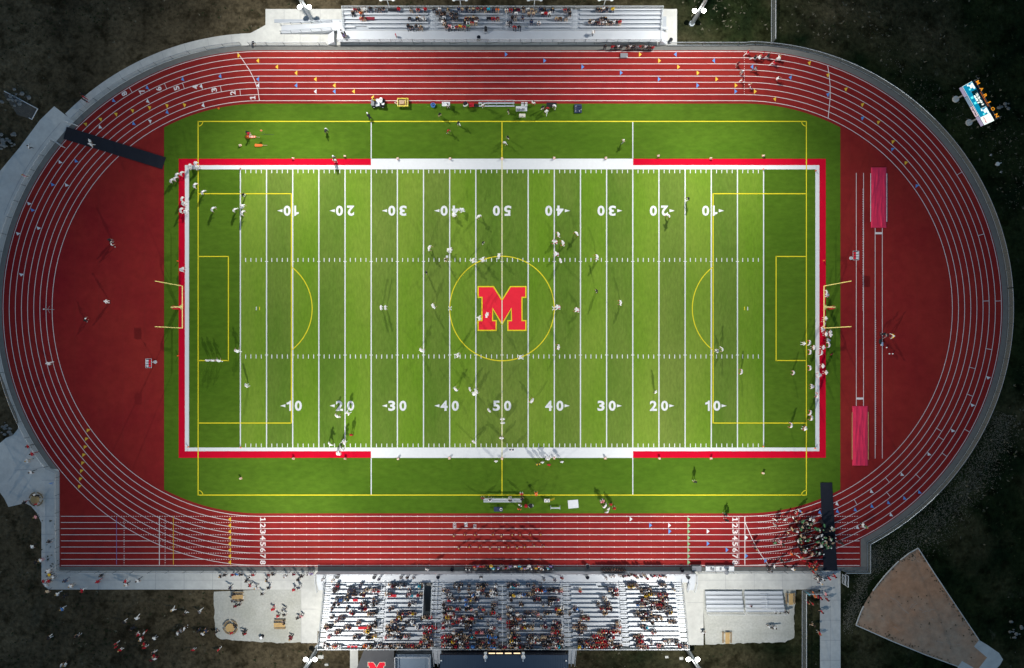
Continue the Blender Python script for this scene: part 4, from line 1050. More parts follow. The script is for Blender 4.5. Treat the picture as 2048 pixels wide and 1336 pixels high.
def head_meshes():
    r = {}
    m = MB(); m.ball((0, -.012, .012), .122, .138, .125, 12, 8, 0, .22)
    m.path([(-.10, .07, -.04), (-.07, .15, -.05), (.07, .15, -.05), (.10, .07, -.04)], .010, 4, 1); m.path([(-.10, .07, -.08), (-.06, .14, -.09), (.06, .14, -.09), (.10, .07, -.08)], .010, 4, 1)
    m.box(-.012, -.13, .115, .012, .11, .142, 2); r['helmet'] = m
    m = MB(); m.ball((0, -.022, .025), .112, .118, .108, 10, 7, 0, .30); m.ball((0, -.085, -.03), .075, .045, .07, 8, 5, 0); r['hair'] = m
    m = MB(); m.ball((0, -.02, .02), .112, .118, .108, 10, 7, 0, .35); m.ball((0, -.10, -.08), .08, .05, .15, 8, 5, 0); r['long_hair'] = m
    m = MB(); m.ball((0, -.008, .03), .113, .12, .10, 10, 6, 0, .48); m.prism([(-.07, .09), (-.05, .19), (.05, .19), (.07, .09)], .028, .040); r['cap'] = m
    return r
HM = {k_: v_ for k_, v_ in head_meshes().items()}
HME = {}
def head_obj(kind, c, parent, pos):
    key = (kind, c)
    if key not in HME:
        mats = [M['c' + c]] if kind != 'helmet' else [M['c' + c], M['cg'], M['cr' if c == 'w' else 'cw']]
        me = HM[kind].mesh(kind, mats); me.polygons.foreach_set('use_smooth', [True] * len(me.polygons)); HME[key] = me
    o = bpy.data.objects.new(kind, HME[key]); COL.objects.link(o); o.parent = parent; o.location = pos; return o
HEADS = {'W': ('helmet', 'w'), 'R': ('helmet', 'r'), 'K': ('cap', 'k'), 'C': ('cap', 'w'), 'E': ('cap', 'r'), 'h': ('hair', 'h'), 'B': ('hair', 'B'), 'l': ('long_hair', 'l'), 'D': ('long_hair', 'h')}
PEOPLE = []
def person(px, py, ang, pose, look, cluster, z=0.0, ph=1.25):
    """px,py = where the shoulders show in the photo"""
    sh, pa, hd = look[0], look[1], look[2]
    pads = hd in 'WR'
    me, hp = pmesh(pose, pads)
    if pose in ('sit', 'sitl', 'crouch', 'bend'): ph = .85
    X_, Y_ = AG(px, py, z + ph)
    o = bpy.data.objects.new('person', me); COL.objects.link(o)
    o.location = (X_, Y_, z + (.066 if 0 else 0) + BASEZ(px, py)); o.rotation_euler.z = math.radians(ang - 90)
    q = random.uniform(.94, 1.05); q2 = q * (1.22 if pads else 1.12); o.scale = (q2, q2, q)
    lo = look[3] if len(look) > 3 else (pa if pa not in 'kdnwgtrmB' or pads else pa)
    fo = look[4] if len(look) > 4 else 's'
    sn = 's' if random.random() < .75 else 'B'
    if fo == 's': fo = sn
    for i, c_ in enumerate((sn, sh, pa, 'w' if pads or random.random() < .4 else 'k', lo, fo, 'k')):
        sl = o.material_slots[i]; sl.link = 'OBJECT'; sl.material = M['c' + c_]
    head_obj(*HEADS[hd], o, hp)
    o['category'] = 'person'; PEOPLE.append((o, px, py, look, cluster, pose)); return o
def BASEZ(px, py):
    return .035 if (118 < px < 1735 and 88 < py < 1142) else .012
def lookphrase(look, pose):
    sh, pa, hd = look[0], look[1], look[2]
    if hd in 'WR':
        return ('white and red uniformed player' if pa == 'r' else 'white uniformed player') if sh == 'w' else CN[sh] + ' jerseyed player'
    w_ = {'sit': 'seated ', 'sitl': 'seated ', 'bend': 'bending ', 'run': 'running ', 'crouch': 'crouching '}.get(pose, '')
    p_ = ' and ' + CN[pa] + ' legwear' if pa != sh else ''
    return w_ + 'person in ' + CN[sh] + p_
ORD = ['nearest', 'second nearest', 'third nearest', 'fourth nearest', 'fifth nearest', 'sixth nearest', 'seventh nearest', 'eighth nearest', 'ninth nearest', 'tenth nearest', 'eleventh nearest', 'twelfth nearest',
       'thirteenth nearest', 'fourteenth nearest', 'fifteenth nearest', 'sixteenth nearest', 'seventeenth nearest', 'eighteenth nearest', 'nineteenth nearest', 'twentieth nearest', 'twenty first nearest', 'twenty second nearest', 'twenty third nearest', 'twenty fourth nearest', 'twenty fifth nearest', 'twenty sixth nearest', 'twenty seventh nearest', 'twenty eighth nearest']
CL = {  # cluster: where phrase, landmark phrase, landmark point, group
 'mid': ('on midfield turf', 'the big M', (1004, 617), 'people on the field'),
 'lo': ('near the home stand yard numbers', 'the fifty', (1004, 812), 'people on the field'),
 'far': ('on the field end before the goalposts', 'the white team goalpost', (377, 616), 'people on the field'),
 'ca': ('in the white team corner', 'the red border corner', (357, 317), 'white team at the field corner'),
 'cb': ('on the red border', 'the red padded goalpost', (345, 616), 'white team at the field corner'),
 'rb': ('beside the goalpost sideline group', 'the goalpost base', (1660, 616), 'red team at the goalpost border'),
 're': ('in the red team end zone', 'the bottom border corner', (1640, 900), 'red team at the goalpost border'),
 'ts': ('on the far apron', 'the yellow cart', (805, 205), 'people on the far apron'),
 'bs': ('on the home apron', 'the white square mat', (1146, 1008), 'people on the home apron'),
 'rn': ('on the far bend lanes', 'the small grandstand', (1320, 90), 'runners on the far bend'),
 'ch': ('on the home track', 'the letter signs', (909, 1060), 'cheerleaders on the home track'),
 'dz': ('on the red infield', 'the white team goalpost', (345, 616), 'people on the red infield'),
 'dr': ('on the scoreboard end infield', 'the camera tripod', (1768, 668), 'people on the red infield'),
 'll': ('at the dark path corner', 'the fence corner', (118, 1141), 'people at the path corner'),
 'lg': ('on the dark grass', 'the gravel yard', (428, 1230), 'people on the dark grass'),
 'pt': ('on the path above the gravel', 'the home grandstand', (632, 1160), 'people on the home path'),
 'gr': ('in the gravel yard', 'the trash bin', (522, 1277), 'people in the gravel yard'),
 'mb': ('by the marching band', 'the black mat', (1655, 1080), 'people around the marching band'),
 'rp': ('on the walk by the finish line', 'the tall fence', (1604, 1180), 'people on the finish line walk'),
 'rg': ('on the gravel by the empty benches', 'the tall fence', (1604, 1220), 'people by the small benches'),
 'pz': ('on the concrete plaza', 'the round picnic table', (70, 998), 'people on the plaza'),
 'ul': ('by the upper curved path', 'the gate mat', (145, 265), 'people by the curved path'),
}
def many(cluster, s):
    for q in s.split():
        v = q.split(','); x, y_ = float(v[0]), float(v[1]); a = float(v[2]) if v[2] != '?' else random.uniform(0, 360)
        person(x, y_, a, {'s': 'stand', 'w': 'walk', 'r': 'run', 'c': 'crouch', 'b': 'bend', 'h': 'hips', 'x': 'wide', 'o': 'hold', 'i': 'sit', 'j': 'sitl'}[v[3]], v[4], cluster)
many('mid', '927,418,200,c,wwW 906,426,300,c,wwW 956.5,430.5,300,x,wwW 856.5,494.5,-20,x,wwW 895,500,0,c,wwW 890.7,520,20,o,tkK 965.7,485,320,s,kwK 944.5,521,0,r,wwW 964,519,0,r,wwW 996,511,-10,x,wwW '
     '852,544.5,0,s,kwK 762,615,0,s,wwW 770.5,615,0,s,wwW 864.5,613,30,x,wwW 972,629,-20,x,wwW 957,636,0,r,wwW 842,702.6,60,x,wwW 913.5,710.5,0,r,wwW '
     '1119,468,190,x,wrWwr 1114,482.5,180,c,wrWwr 1128,485,190,x,wrWwr 1117,507.5,180,c,wrWwr 1121.5,521,200,s,wwW 1155,465,220,x,wrWwr 1196.5,513,190,x,wrWwr 1193.5,582,200,s,kwK 1120,614,180,c,wrWwr 1158,620,170,c,wrWwr 1243.5,605,180,x,wrWwr 1119,694.5,170,x,wrWwr 1042,715,160,r,wwW')
many('lo', '909.6,780,40,x,wwW 939.6,778.5,20,s,wwW 945.5,788.5,20,c,wwW 950.5,783.5,20,x,wwW 978,821,40,s,wwW 1005,838.5,90,s,wwW 1005.5,846,90,s,wwW 1003,876.5,90,s,wrWwr 948,884,60,s,wwW 992,923,90,s,wwC 672.5,834,60,x,wwW 694.5,826.5,30,r,wwW '
     '702,870,70,s,rrE 658.5,890,50,x,wwW 686,885,30,r,wwW 681,900,40,x,wwW 673,908.5,20,c,wwW 1023,899.6,90,s,nwW 1065.5,803,140,x,wrWwr 1311.5,784,150,s,wgC 1438,702.6,160,c,gwC 1447,697.6,200,x,wwC 1391,964,100,s,ktK 1338.5,429,230,x,wrWwr 1377,397.5,200,w,kwK')
many('far', '423,416,-40,x,wwW 467,417.5,-50,x,wwW 480,411,-20,c,wwW 482.5,424,-30,x,wwW 486,389,-30,s,kwK 414.5,721,80,s,wwW 424.7,721,80,s,wrWwr 435,723,80,x,wwW 473,704,90,x,wwW 492.5,771,30,s,wwW')
many('ca', '387,324,-40,c,wwW 376,331,-20,x,wwW 388,333,-20,c,wwW 393,334,-60,s,wwW 360,344.5,-40,x,wwW 351,347.5,-40,x,wwW 347.5,355,-40,x,wwW 340.5,359,-40,x,wwW 387,369,-30,x,wwW 403,382.5,-40,x,wwW')
many('cb', '361,397.5,-10,x,wwW 362,406,-10,c,wwW 359,419,-20,x,wwW 366,422,-20,c,wwW 360,539,0,b,wwW')
many('rb', '1656,584,190,x,wrWwr 1659,590,170,c,wrWwr 1622,685.7,170,x,wrWwr 1608.4,687,170,s,wwC 1628,695,180,o,wrWwr 1623.5,704,180,x,wrWwr 1647,695,170,s,wrWwr 1646,706,170,x,wrWwr 1661,690,180,x,wrWwr 1661.5,680.5,180,c,wrWwr 1661.5,669.6,180,s,wrWwr 1661,664,170,s,wrWwr '
     '1652.7,668,180,s,wrWwr 1650.4,658,190,c,wrWwr 1651,647.7,180,x,wrWwr 1652,637,180,s,wrWwr')
many('re', '1590,746,170,x,wiC 1585.6,851.5,170,x,wrWwr 1610.5,857,160,s,wrWwr 1623.5,826.6,160,x,wrWwr 1626,836.6,170,x,wrWwr 1638.7,790.8,170,x,wrWwr 1629.4,773,180,c,wrWwr 1623.5,736,180,x,wrWwr 1646,732,180,s,wrWwr 1652.7,745,180,s,wrWwr 1644,750,180,c,wrWwr 1486,744,170,x,wrWwr')
many('ts', '651,257,280,b,kwK 667,313,270,s,gkC 669,320,270,s,wkK 740,236,120,b,kkC 879,228,300,s,ktK 916.5,245,300,w,kwK 895,259,310,x,rkE 1011,283,240,x,wkC 1016,274,230,s,kwK 1247.5,281,210,w,tgC 1017,221,200,s,kth '
     '896,210,270,o,wkK 966,209,300,o,wkh 1094,214,280,x,rkE 1093,222,260,w,wwC 1085,214,300,o,kwK 1110,209,250,j,wwC 1067,205,250,s,wrh 492,263,330,b,kkK 497,268,340,o,rwE 748,199,250,s,ynh')
many('bs', '980,1003,90,j,wkK 1020,1001,90,i,kwh 965,997,80,s,mmB 1043,988,90,s,rwE 1073,991,100,b,oos 1040,1011,60,o,wkK 1038.5,1019,80,s,oks 1205,1003,120,s,iwR 1212,1014,140,x,wkW 1217,1018,130,s,wkC 1216,1026,120,x,wgC 1222,1009,100,s,rkE 1229,1017,110,s,rrE 1044,999,90,i,kkh 1452,1030,80,s,kkK 1454,1041,90,s,kkK 1508,1090,90,o,mkh 1512,1098,80,s,kkl'.replace('oos', 'ooh').replace('oks', 'okh'))
many('bs', '1076.5,929,100,s,ykK 1084.7,925,100,s,wkC 1096.4,920,95,x,wwW 1098,930,90,s,rrE 1124,924,100,s,wkC')
many('rn', '1495.7,105,40,r,rwh 1509,114.5,10,r,kwh 1518,114.5,20,r,wkl 1523,110,20,r,rwh 1535.5,112,30,r,kwh 1557,116,40,r,wwl 1547.6,125,30,r,rwD 1477,126.7,180,s,mkK 1485,143,200,o,gwC 1510,138,30,r,gkh 1487,159,200,r,rwD 1503,170,150,r,rwl 1554,156,-20,r,wrh')
many('ch', ' '.join(f'{x},{y_},270,h,kks' .replace('kks', 'mkl') for x, y_ in ((908, 1071), (929.5, 1069), (950, 1069), (986.5, 1069), (1002.7, 1072), (1024.4, 1069), (1040, 1069), (1060.8, 1069), (1081, 1068.5),
     (917.7, 1096), (938.7, 1093.5), (959.5, 1094), (980, 1096), (998, 1097), (1016.5, 1094), (1034, 1095), (1048.8, 1093), (1068, 1091), (1087, 1092))))
many('dz', '219,480,0,s,kgK 220,488,20,x,wkK 212,603,0,s,wwC 166,641,30,c,kkC 96,727,20,w,wwC')
many('dr', '1789,672,180,x,ywC 1764,668,0,b,kkK')
many('ll', '94.7,1143,30,w,wwh 98,1150,30,s,ykh 104.7,1155.5,10,s,wgl 97,1162,20,w,rkE 86,1163,200,s,rwh 91.6,1170,210,w,wth 94,1183,220,w,tgB 114,1188.6,200,w,wwl 128,1192.5,200,s,kkh 163.3,1181.7,180,w,rwB 140,1173,40,s,wtl 129,1162,30,w,ndh '
     '201,1151.6,20,w,kkh 194,1164,25,w,rrE 250,1163,10,s,rwh 251,1170,20,w,wkl 274,1162,30,w,wkh 70,1034.5,20,s,ikl 97.5,1083,20,w,kgh 64,1093,200,w,wkh 80,1121,30,s,wil 70,1125,190,s,kkh')
many('lg', '123,1218.7,200,w,bwl 272.8,1236.4,240,w,wwh 247,1245,220,w,kwh 267,1255,210,c,kkh 97,1275.7,200,s,kwh 152.5,1273,80,s,kgh 308,1277,230,s,wgh 229.6,1289,?,s,rwh 231,1295,?,s,rkh 239,1301,?,s,rwl 277,1271,?,j,rwh 286.7,1267,?,s,wrh 280.5,1279.6,?,s,wrl '
     '286.7,1289,?,s,rkl 288,1296,?,s,rwh 305,1307,?,s,kwh 302,1321,?,s,mwh 309,1318,?,s,wmh 306.7,1312,?,s,rkl 121.7,1331,?,s,wkh 131,1329,?,s,wkl 345,1219.5,?,w,wwl 369,1228,?,w,kwh 397.5,1224.5,?,w,gwh 354,1268,?,s,wnh 368,1258,?,s,wkh 361,1262,?,s,gkh 395,1263,?,s,knh 405,1268,?,s,wkh 411,1262,?,s,nkl 436,1301,?,s,rwh 385,1301,?,s,rwh')
many('pt', '440,1153,30,s,kgl 449,1150,40,s,kkh 464,1150,60,w,rdh 473,1148.5,60,s,bkh 481.7,1149,60,s,kkh 505.6,1150,60,s,rwh 501,1153,90,s,wkh 537,1150,60,s,mth 546.4,1148.5,60,s,kkh 491.7,1162,20,w,kkh 498.6,1171,20,w,rkh 510,1176,30,w,wkl 531.8,1161,10,w,kgl '
     '536.4,1176,50,w,kdh 523.3,1188,40,w,kwh 459,1176,30,w,nkh 569.6,1153,60,s,wkB 587,1149,70,s,mkh 602.7,1153,60,s,kkh 595,1160,50,w,kkh 616,1148.5,80,s,wph 623,1148,80,s,pwh 587,1180,60,s,rkE 597,1176,70,s,nwh')
many('gr', '545,1219,60,w,rrE 555,1232.5,70,s,rkE 566.5,1219.4,70,s,gnh 568,1230,70,s,kwh 602,1233,60,s,ikh 594,1237,60,w,kgh 568.8,1246,180,i,kwh 581,1274,70,s,mkh 580,1279,80,s,mrl 488,1264,60,s,kkh 488,1269,80,w,rkh 469.4,1213,60,w,mkh 477,1210,60,w,kgh 467,1189,270,i,knh '
     '466,1201.7,90,i,gkh 483,1201,90,i,kwh 463,1266,100,i,rwE 471.5,1252.6,180,i,kkh 432,1266,?,w,kkh')
many('mb', '1553,1041,?,s,wwh 1552,1051,?,o,gwh 1571,1040,?,s,wkh 1587,1036,?,o,wkh 1595,1027,?,s,rwh 1601,1023,?,s,bwl 1584,1058,?,s,tkl 1577,1066,?,s,tkh 1551,1086,?,s,ekh 1562,1085,?,s,iwh 1567,1090,?,s,kth 1583,1110,?,x,osh 1602,1117,?,x,rwl 1612,1124,?,x,rrh 1594,1043,?,o,tkh '
     '1680,1083,?,s,kkh 1685,1087,?,w,kgh 1733,1054,?,w,ewl 1726,1050,?,s,wkh 1564,1122,?,s,kkh 1573,1133,?,s,kkh 1584,1139,?,j,wkl 1549,1133,?,s,wkh 1537,1135,?,s,kkh 1542,1142,?,s,gkh 1624.4,1133,?,s,rrl 1635,1132,?,s,rwh 1627.5,1144.6,?,s,rkh'.replace('osh', 'orh'))
many('rp', '1638,1152,200,w,kkh 1637,1159,200,w,wkh 1647,1159,210,w,wkh 1643,1167,200,w,wnl 1659,1157,200,w,rkE 1670.7,1153,190,w,rrh 1619,1189,250,s,cch 1627.5,1187,200,s,okh 1630.6,1193,200,s,otl 1636.8,1194,190,s,rwh 1643,1197,190,w,rdh 1652,1188.6,180,s,iwh '
     '1656,1200,200,s,mrh 1616.7,1206,220,s,rwl 1626,1208,220,s,rth 1644.5,1224,200,w,rkh 1629,1251,210,w,kth 1640.6,1268,190,s,rtl')
many('rg', '1549.6,1224,60,s,wkh 1558,1224,60,s,wkh 1569.7,1225.6,60,s,kwh 1575,1225,60,w,kgh 1539.6,1254,80,s,wkh 1544,1255.7,90,s,kwh 1550.4,1255,90,s,wgh 1407,1266.5,60,w,wkh 1501,1211,90,i,mkh')
many('pz', '55,893,10,w,rkh 63,908,10,w,rrh 53,922,10,w,wtl 60,945,20,w,wkh 68,990,270,i,wkh 74,991,260,i,kkh 71,1009,90,i,rwh 48,1005,180,w,kmh')
many('ul', '163,187,220,s,kkh 166,193,230,s,rrh 169,200,230,s,kmh 179.5,281,200,w,wkK 181,288,200,w,wwC 55,293,20,r,wkh 47.5,351,30,w,iwl 505,82,300,b,kwh')
# labels: each one is singled out by look, place and order from a landmark
from collections import defaultdict
grp = defaultdict(list)
for rec in PEOPLE: grp[(rec[4], lookphrase(rec[3], rec[5]))].append(rec)
for (cl, lp), rs in grp.items():
    where, lm, pt, gname = CL[cl]
    rs.sort(key=lambda r: (r[1] - pt[0]) ** 2 + (r[2] - pt[1]) ** 2)
    for k, r in enumerate(rs):
        t_ = f'{lp} {where}' + (f', {ORD[k]} {lm}' if len(rs) > 1 else '')
        if len(t_.split()) > 16: t_ = f'{lp.replace(" legwear", "")} {where}' + (f', {ORD[k]} {lm}' if len(rs) > 1 else '')
        if len(t_.split()) > 16: t_ = t_.replace(' on the ', ' on ').replace(' by the ', ' by ').replace(' in the ', ' in ')
        if len(t_.split()) > 16: t_ = t_.replace(' nearest the ', ' nearest ').replace(' above the gravel', '')
        r[0]['label'] = t_; r[0]['group'] = gname
print('PEOPLE', len(PEOPLE), 'dup', len(PEOPLE) - len({r[0]['label'] for r in PEOPLE}), 'long', sum(len(r[0]['label'].split()) > 16 for r in PEOPLE))

# ============================================================ the crowd (one mass)
import numpy as np
pal = 'skbrwgndtmyoceipB lh'.replace(' ', '')
PI_ = {c_: i for i, c_ in enumerate(pal)}
LOW = {}
for pn in ('sit', 'sitl', 'stand', 'hold'):
    vs, fs, lab, hands, head, hd = skin_mesh(pn, False, False)
    va = np.array([tuple(v) for v in vs]); lab = list(lab)
    for k, f in enumerate(fs):
        c_ = sum((vs[i] for i in f), Vector()) / len(f)
        if lab[k] == SKIN and (c_ - head).dot(hd) > -.02 and (c_ - head).length < .2 and not ((c_ - head).y > .05 and (c_ - head).z < .05): lab[k] = 7
    LOW[pn] = (va, fs, np.array(lab))
cv, cf, cm = [], [], []; coff = 0
def crowd_add(X_, Y_, Z_, ang, pose, sh, pa, hr, sk='s', sc=1.0):
    global coff
    va, fs, lab = LOW[pose]; a = math.radians(ang - 90); c_, s_ = math.cos(a), math.sin(a)
    v = va * sc; w_ = np.empty_like(v); w_[:, 0] = (v[:, 0] * c_ - v[:, 1] * s_) * .98 + X_; w_[:, 1] = (v[:, 0] * s_ + v[:, 1] * c_) * .98 + Y_; w_[:, 2] = v[:, 2] + Z_
    cv.append(w_); cf.extend([[i + coff for i in f] for f in fs]); coff += len(v)
    mp = {SKIN: sk, SHIRT: sh, PANTS: pa, SHOES: 'k', LOWER: pa if random.random() < .85 else sk, FORE: sk if random.random() < .4 else sh, 7: hr}
    cm.extend([PI_[mp[int(l)]] for l in lab])
PALS = ['k'] * 36 + ['r'] * 7 + ['w'] * 15 + ['g'] * 12 + ['n'] * 9 + ['d'] * 7 + ['b'] * 2 + ['m'] * 7 + ['t'] * 4 + ['y'] * 2 + ['i'] * 3 + ['c'] * 1 + ['o'] * 1
def rc(): return random.choice(PALS)
def rcrowd(X_, Y_, Z_, ang, pose, sh=None):
    crowd_add(X_, Y_, Z_, ang + random.uniform(-12, 12), pose, sh or rc(), random.choice('kkkkddnngt'), random.choice('hhhhBBlwwg'), 's' if random.random() < .8 else 'B', random.uniform(.92, 1.05))
random.seed(21)
RA = {0: '440-480 720-760 1090-1310 1460-1520', 1: '390-470 580-680 780-850 870-980 1330-1370', 2: '580-720 740-800 1050-1130 1310-1390 1440-1515', 3: '430-480 490-600 900-925', 4: '400-430 460-490 750-830 860-960 1340-1440',
      5: '380-400 575-590 720-820 1090-1160', 6: '610-670 830-950 1190-1440', 7: '370-410 470-550 1190-1270 1490-1630', 8: '420-450 700-750 910-950 1120-1190 1300-1430', 9: '290-390 530-630 830-940 1060-1220 1260-1290 1430-1480 1520-1690',
      10: '420-500 780-850 1060-1240 1520-1620', 11: '330-370 650-750 810-940 1050-1260 1290-1360 1520-1640', 12: '1480-1640', 13: '290-340 390-500 760-1640'}
RB = {0: '290-400 460-490 580-600 620-720 790-830 950-1100 1200-1230 1270-1300 1350-1380', 1: '160-240 340-380 460-490 590-600 640-660 740-830 1260-1640', 2: '200-280 490-600 650-840 980-1050 1090-1300', 3: '220-330 350-380 430-600 990-1020 1280-1380 1460-1600',
      4: '160-180 430-490 760-840 1110-1160 1380-1420 1460-1520', 5: '160-230 250-280 320-380 430-530 600-630 650-670 760-790 950-1050 1550-1650', 6: '160-300 540-590 680-710 740-800 950-1010 1070-1100 1160-1350 1400-1500 1560-1650',
      7: '160-530 590-660 820-880 960-1130 1150-1190 1330-1390', 8: '150-240 270-520 540-560 700-740 960-1080 1160-1180 1260-1300 1410-1450 1520-1620', 9: '150-180 230-260 430-520 740-810 950-1280 1380-1460 1500-1640',
      10: '280-400 480-520 560-780 1000-1060 1500-1620', 11: '140-560 710-850 970-1120 1190-1350 1380-1650', 12: '140-480 570-670 690-800 970-1120 1200-1650', 13: '150-480 510-540 570-640 680-810 860-940 960-1280 1400-1640'}
RC = {0: '900-1040 1290-1390', 1: '300-330 650-780 1060-1200', 2: '700-780 1110-1400', 3: '600-650 1070-1160 1290-1420', 4: '520-560 620-700 1010-1400', 5: '230-280 560-710 1190-1460', 6: '165-190 320-350 600-650 980-1200 1370-1450',
      7: '310-430 1060-1330', 8: '280-320 760-820 1190-1230 1410-1510', 9: '220-400 700-820 1070-1150', 10: '280-350 530-820 1190-1260', 11: '450-740 970-1100', 12: '280-440 460-720 1010-1100 1180-1210 1350-1540', 13: '290-830 1020-1160 1270-1350 1530-1640'}
REDZ = [(1120, 1330, 'A'), ]
nc = 0
for ox, tab in ((600, RA), (860, RB), (1110, RC)):
    for i, s_ in tab.items():
        yb, zf = HROW[i]
        for q in s_.split():
            a, b = map(float, q.split('-')); a = ox + a / 6.187; b = ox + b / 6.187
            n_ = max(1, round((b - a) / 4.9))
            for k in range(n_):
                ax = a + (b - a) * (k + .5) / n_ + random.uniform(-.5, .5)
                Xg = 1008 + (ax - 1008) * (H - zf - 1.0) / H
                sh = None
                if ox == 1110 and 1185 < ax < 1245 and i in (10, 11) and random.random() < .6: sh = 'r'
                if ox == 1110 and 1175 < ax < 1215 and i > 11 and random.random() < .45: sh = 'r'
                if ox == 860 and ax < 895 and i > 9 and random.random() < .5: sh = 'r'
                if ox == 600 and ax > 845 and 8 < i < 11 and random.random() < .7: sh = 'r'
                if ox == 860 and 950 < ax < 995 and i > 10 and random.random() < .4: sh = 'b'
                if ox == 1110 and ax > 1270 and random.random() < .4: sh = random.choice('ggm')
                if i == 13 and ax < 870 and random.random() < .3: sh = 'w'
                rcrowd(gx(Xg), gy(yb + 5.5), zf, 90, random.choice(('sit', 'sit', 'sitl')), sh); nc += 1
for x, yy in [(645, 1160), (665, 1162), (757, 1160), (802, 1156), (814, 1156), (827, 1156), (962, 1155), (1088, 1160), (1110, 1162), (1124, 1157), (1213, 1158), (1222, 1154), (1228, 1153), (1240, 1152), (1246, 1153), (1252, 1153), (1258, 1152), (1264, 1151), (1270, 1152), (1275, 1156), (1283, 1154), (1289, 1152), (1295, 1158), (1304, 1153), (1310, 1153), (1316, 1154), (1321, 1153), (1327, 1153), (1331, 1154),
               (1348, 1180), (854, 1140)]:
    X_, Y_ = AG(x, yy, HZ + 1.3); rcrowd(X_, Y_, HZ, 80, 'stand')
for k in range(34):
    x = 948 + k * 4.8 + random.uniform(-1.5, 1.5); X_, Y_ = AG(x, random.choice((1134, 1138)), 1.4); rcrowd(X_, Y_, .03, 270 if random.random() < .3 else 90, random.choice(('stand', 'hold')), random.choice('kkkwwgrcyp'))
for k in range(9): X_, Y_ = AG(1206 + 5.4 * k, 1141, 1.4); crowd_add(X_, Y_, .03, 90, 'stand', 'k', 'k', 'h')
for x, yy in ((932, 1138), (939, 1139)): X_, Y_ = AG(x, yy, 1.4); crowd_add(X_, Y_, .03, 90, 'stand', 'k', 'g', 'w')
# visitors' stand
VP = {4: '709.5r 717k 724w 731w 740k 751g 759k 766k 797r 822.6g 835.8r 850r 868k 879w 896k 917.5n 924.6t 934k 939.5g 946.6t 955m 962.6k 970m 976.5c 986.5n 995o 1012.6w 1022r 1030k 1047k 1055.7w 1064t 1072g 1081n 1089k 1106k 1130r 1138k 1195k 1202k 1207w 1214k 1226y',
      3: '705k 721o 874k 883k 889k 902k 907g 912k 1032w 1058t 1067t 1085w 1092r 1099w 1140k', 2: '722r 729k 818.5k 834k 840w 848w 880g 888w 905k 913k 932m 939k 947t 954k 986.5r 994.6m 1025k 1031g 1045n 1113t 1121B 1132.8g 1203g 1207k 1211k',
      1: '886w 889k 930k 936w 944r 952w 1015w 1020k 1063n 1078w ' + ' '.join(f'{1180 + 6 * k}{"kwkmwwkkwkr"[k]}' for k in range(11)), 0: '816k 822k 832k 838w 842k 893k 899i 906w 913r 920y 928r 937e 1029.5r 1039k'}
for i, s_ in VP.items():
    yb, zf = VROW[i]
    for q in s_.split():
        ax = float(q[:-1]); sh = q[-1]; Xg = 1008 + (ax - 1008) * (H - zf - 1.0) / H
        crowd_add(gx(Xg), gy(yb - 4.9), zf, 270 + random.uniform(-10, 10), random.choice(('sit', 'sitl')), sh, random.choice('kddgnt'), random.choice('hhhBlk'), 's' if random.random() < .8 else 'B', random.uniform(.95, 1.05))
X_, Y_ = AG(791, 68, Z0 + 1.2); crowd_add(X_, Y_, Z0, 200, 'stand', 'r', 'k', 'r', 's', .75)
X_, Y_ = AG(1186, 64, Z0 + 1.2); crowd_add(X_, Y_, Z0, 20, 'hold', 'w', 'g', 'w')
for x, yy, sh in ((683, 62, 'w'), (690, 66, 'k'), (687, 70, 'p'), (684, 68, 'g')): X_, Y_ = AG(x, yy, Z0 + 1.2); crowd_add(X_, Y_, Z0, 200, 'stand', sh, 'k', 'h')
for x, sh in ((1211, 'k'), (1226, 'r'), (1232, 'k'), (1237, 'w'), (1243, 'k'), (1256, 'k'), (1261, 'w'), (1266, 'k'), (1270, 'k'), (1275, 'g'), (1281, 'r'), (1286, 'k'), (1292, 'w'), (1297, 'k'), (1302, 'k'), (1306, 'r'), (1303, 'w')):
    X_, Y_ = AG(x, 92 + random.uniform(-1, 1.5), 1.4); crowd_add(X_, Y_, .03, 270, 'stand', sh, 'k', random.choice('hBk'))
# marching band mass
rb = random.Random(4); cnt = 0
while cnt < 74:
    x = rb.uniform(1588, 1670); yy = rb.uniform(1036, 1112)
    if ((x - 1630) / 42) ** 2 + ((yy - 1074) / 38) ** 2 > 1 or (x < 1602 and yy > 1095): continue
    X_, Y_ = AG(x, yy, 1.4); crowd_add(X_, Y_, .03, rb.uniform(100, 200), rb.choice(('hold', 'stand')), rb.choice('keketkwk'), rb.choice('kkk'), rb.choice('kwkhet'), rb.choice('ksk')); cnt += 1
for k in range(8): X_, Y_ = AG(1618 + rb.uniform(-3, 22), 1128 + rb.uniform(-4, 12), 1.4); crowd_add(X_, Y_, .03, rb.uniform(0, 360), 'stand', rb.choice('rrok'), 'k', 'h')
va = np.concatenate(cv)
me = bpy.data.meshes.new('crowd'); me.from_pydata(va.tolist(), [], cf)
for c_ in pal: me.materials.append(M['c' + c_])
me.polygons.foreach_set('material_index', cm); me.update()
o = bpy.data.objects.new('crowd', me); COL.objects.link(o); tag(o, 'mass of spectators in the grandstands and students and band beside the track', None, None, 'stuff')
print('CROWD', nc, len(cf))
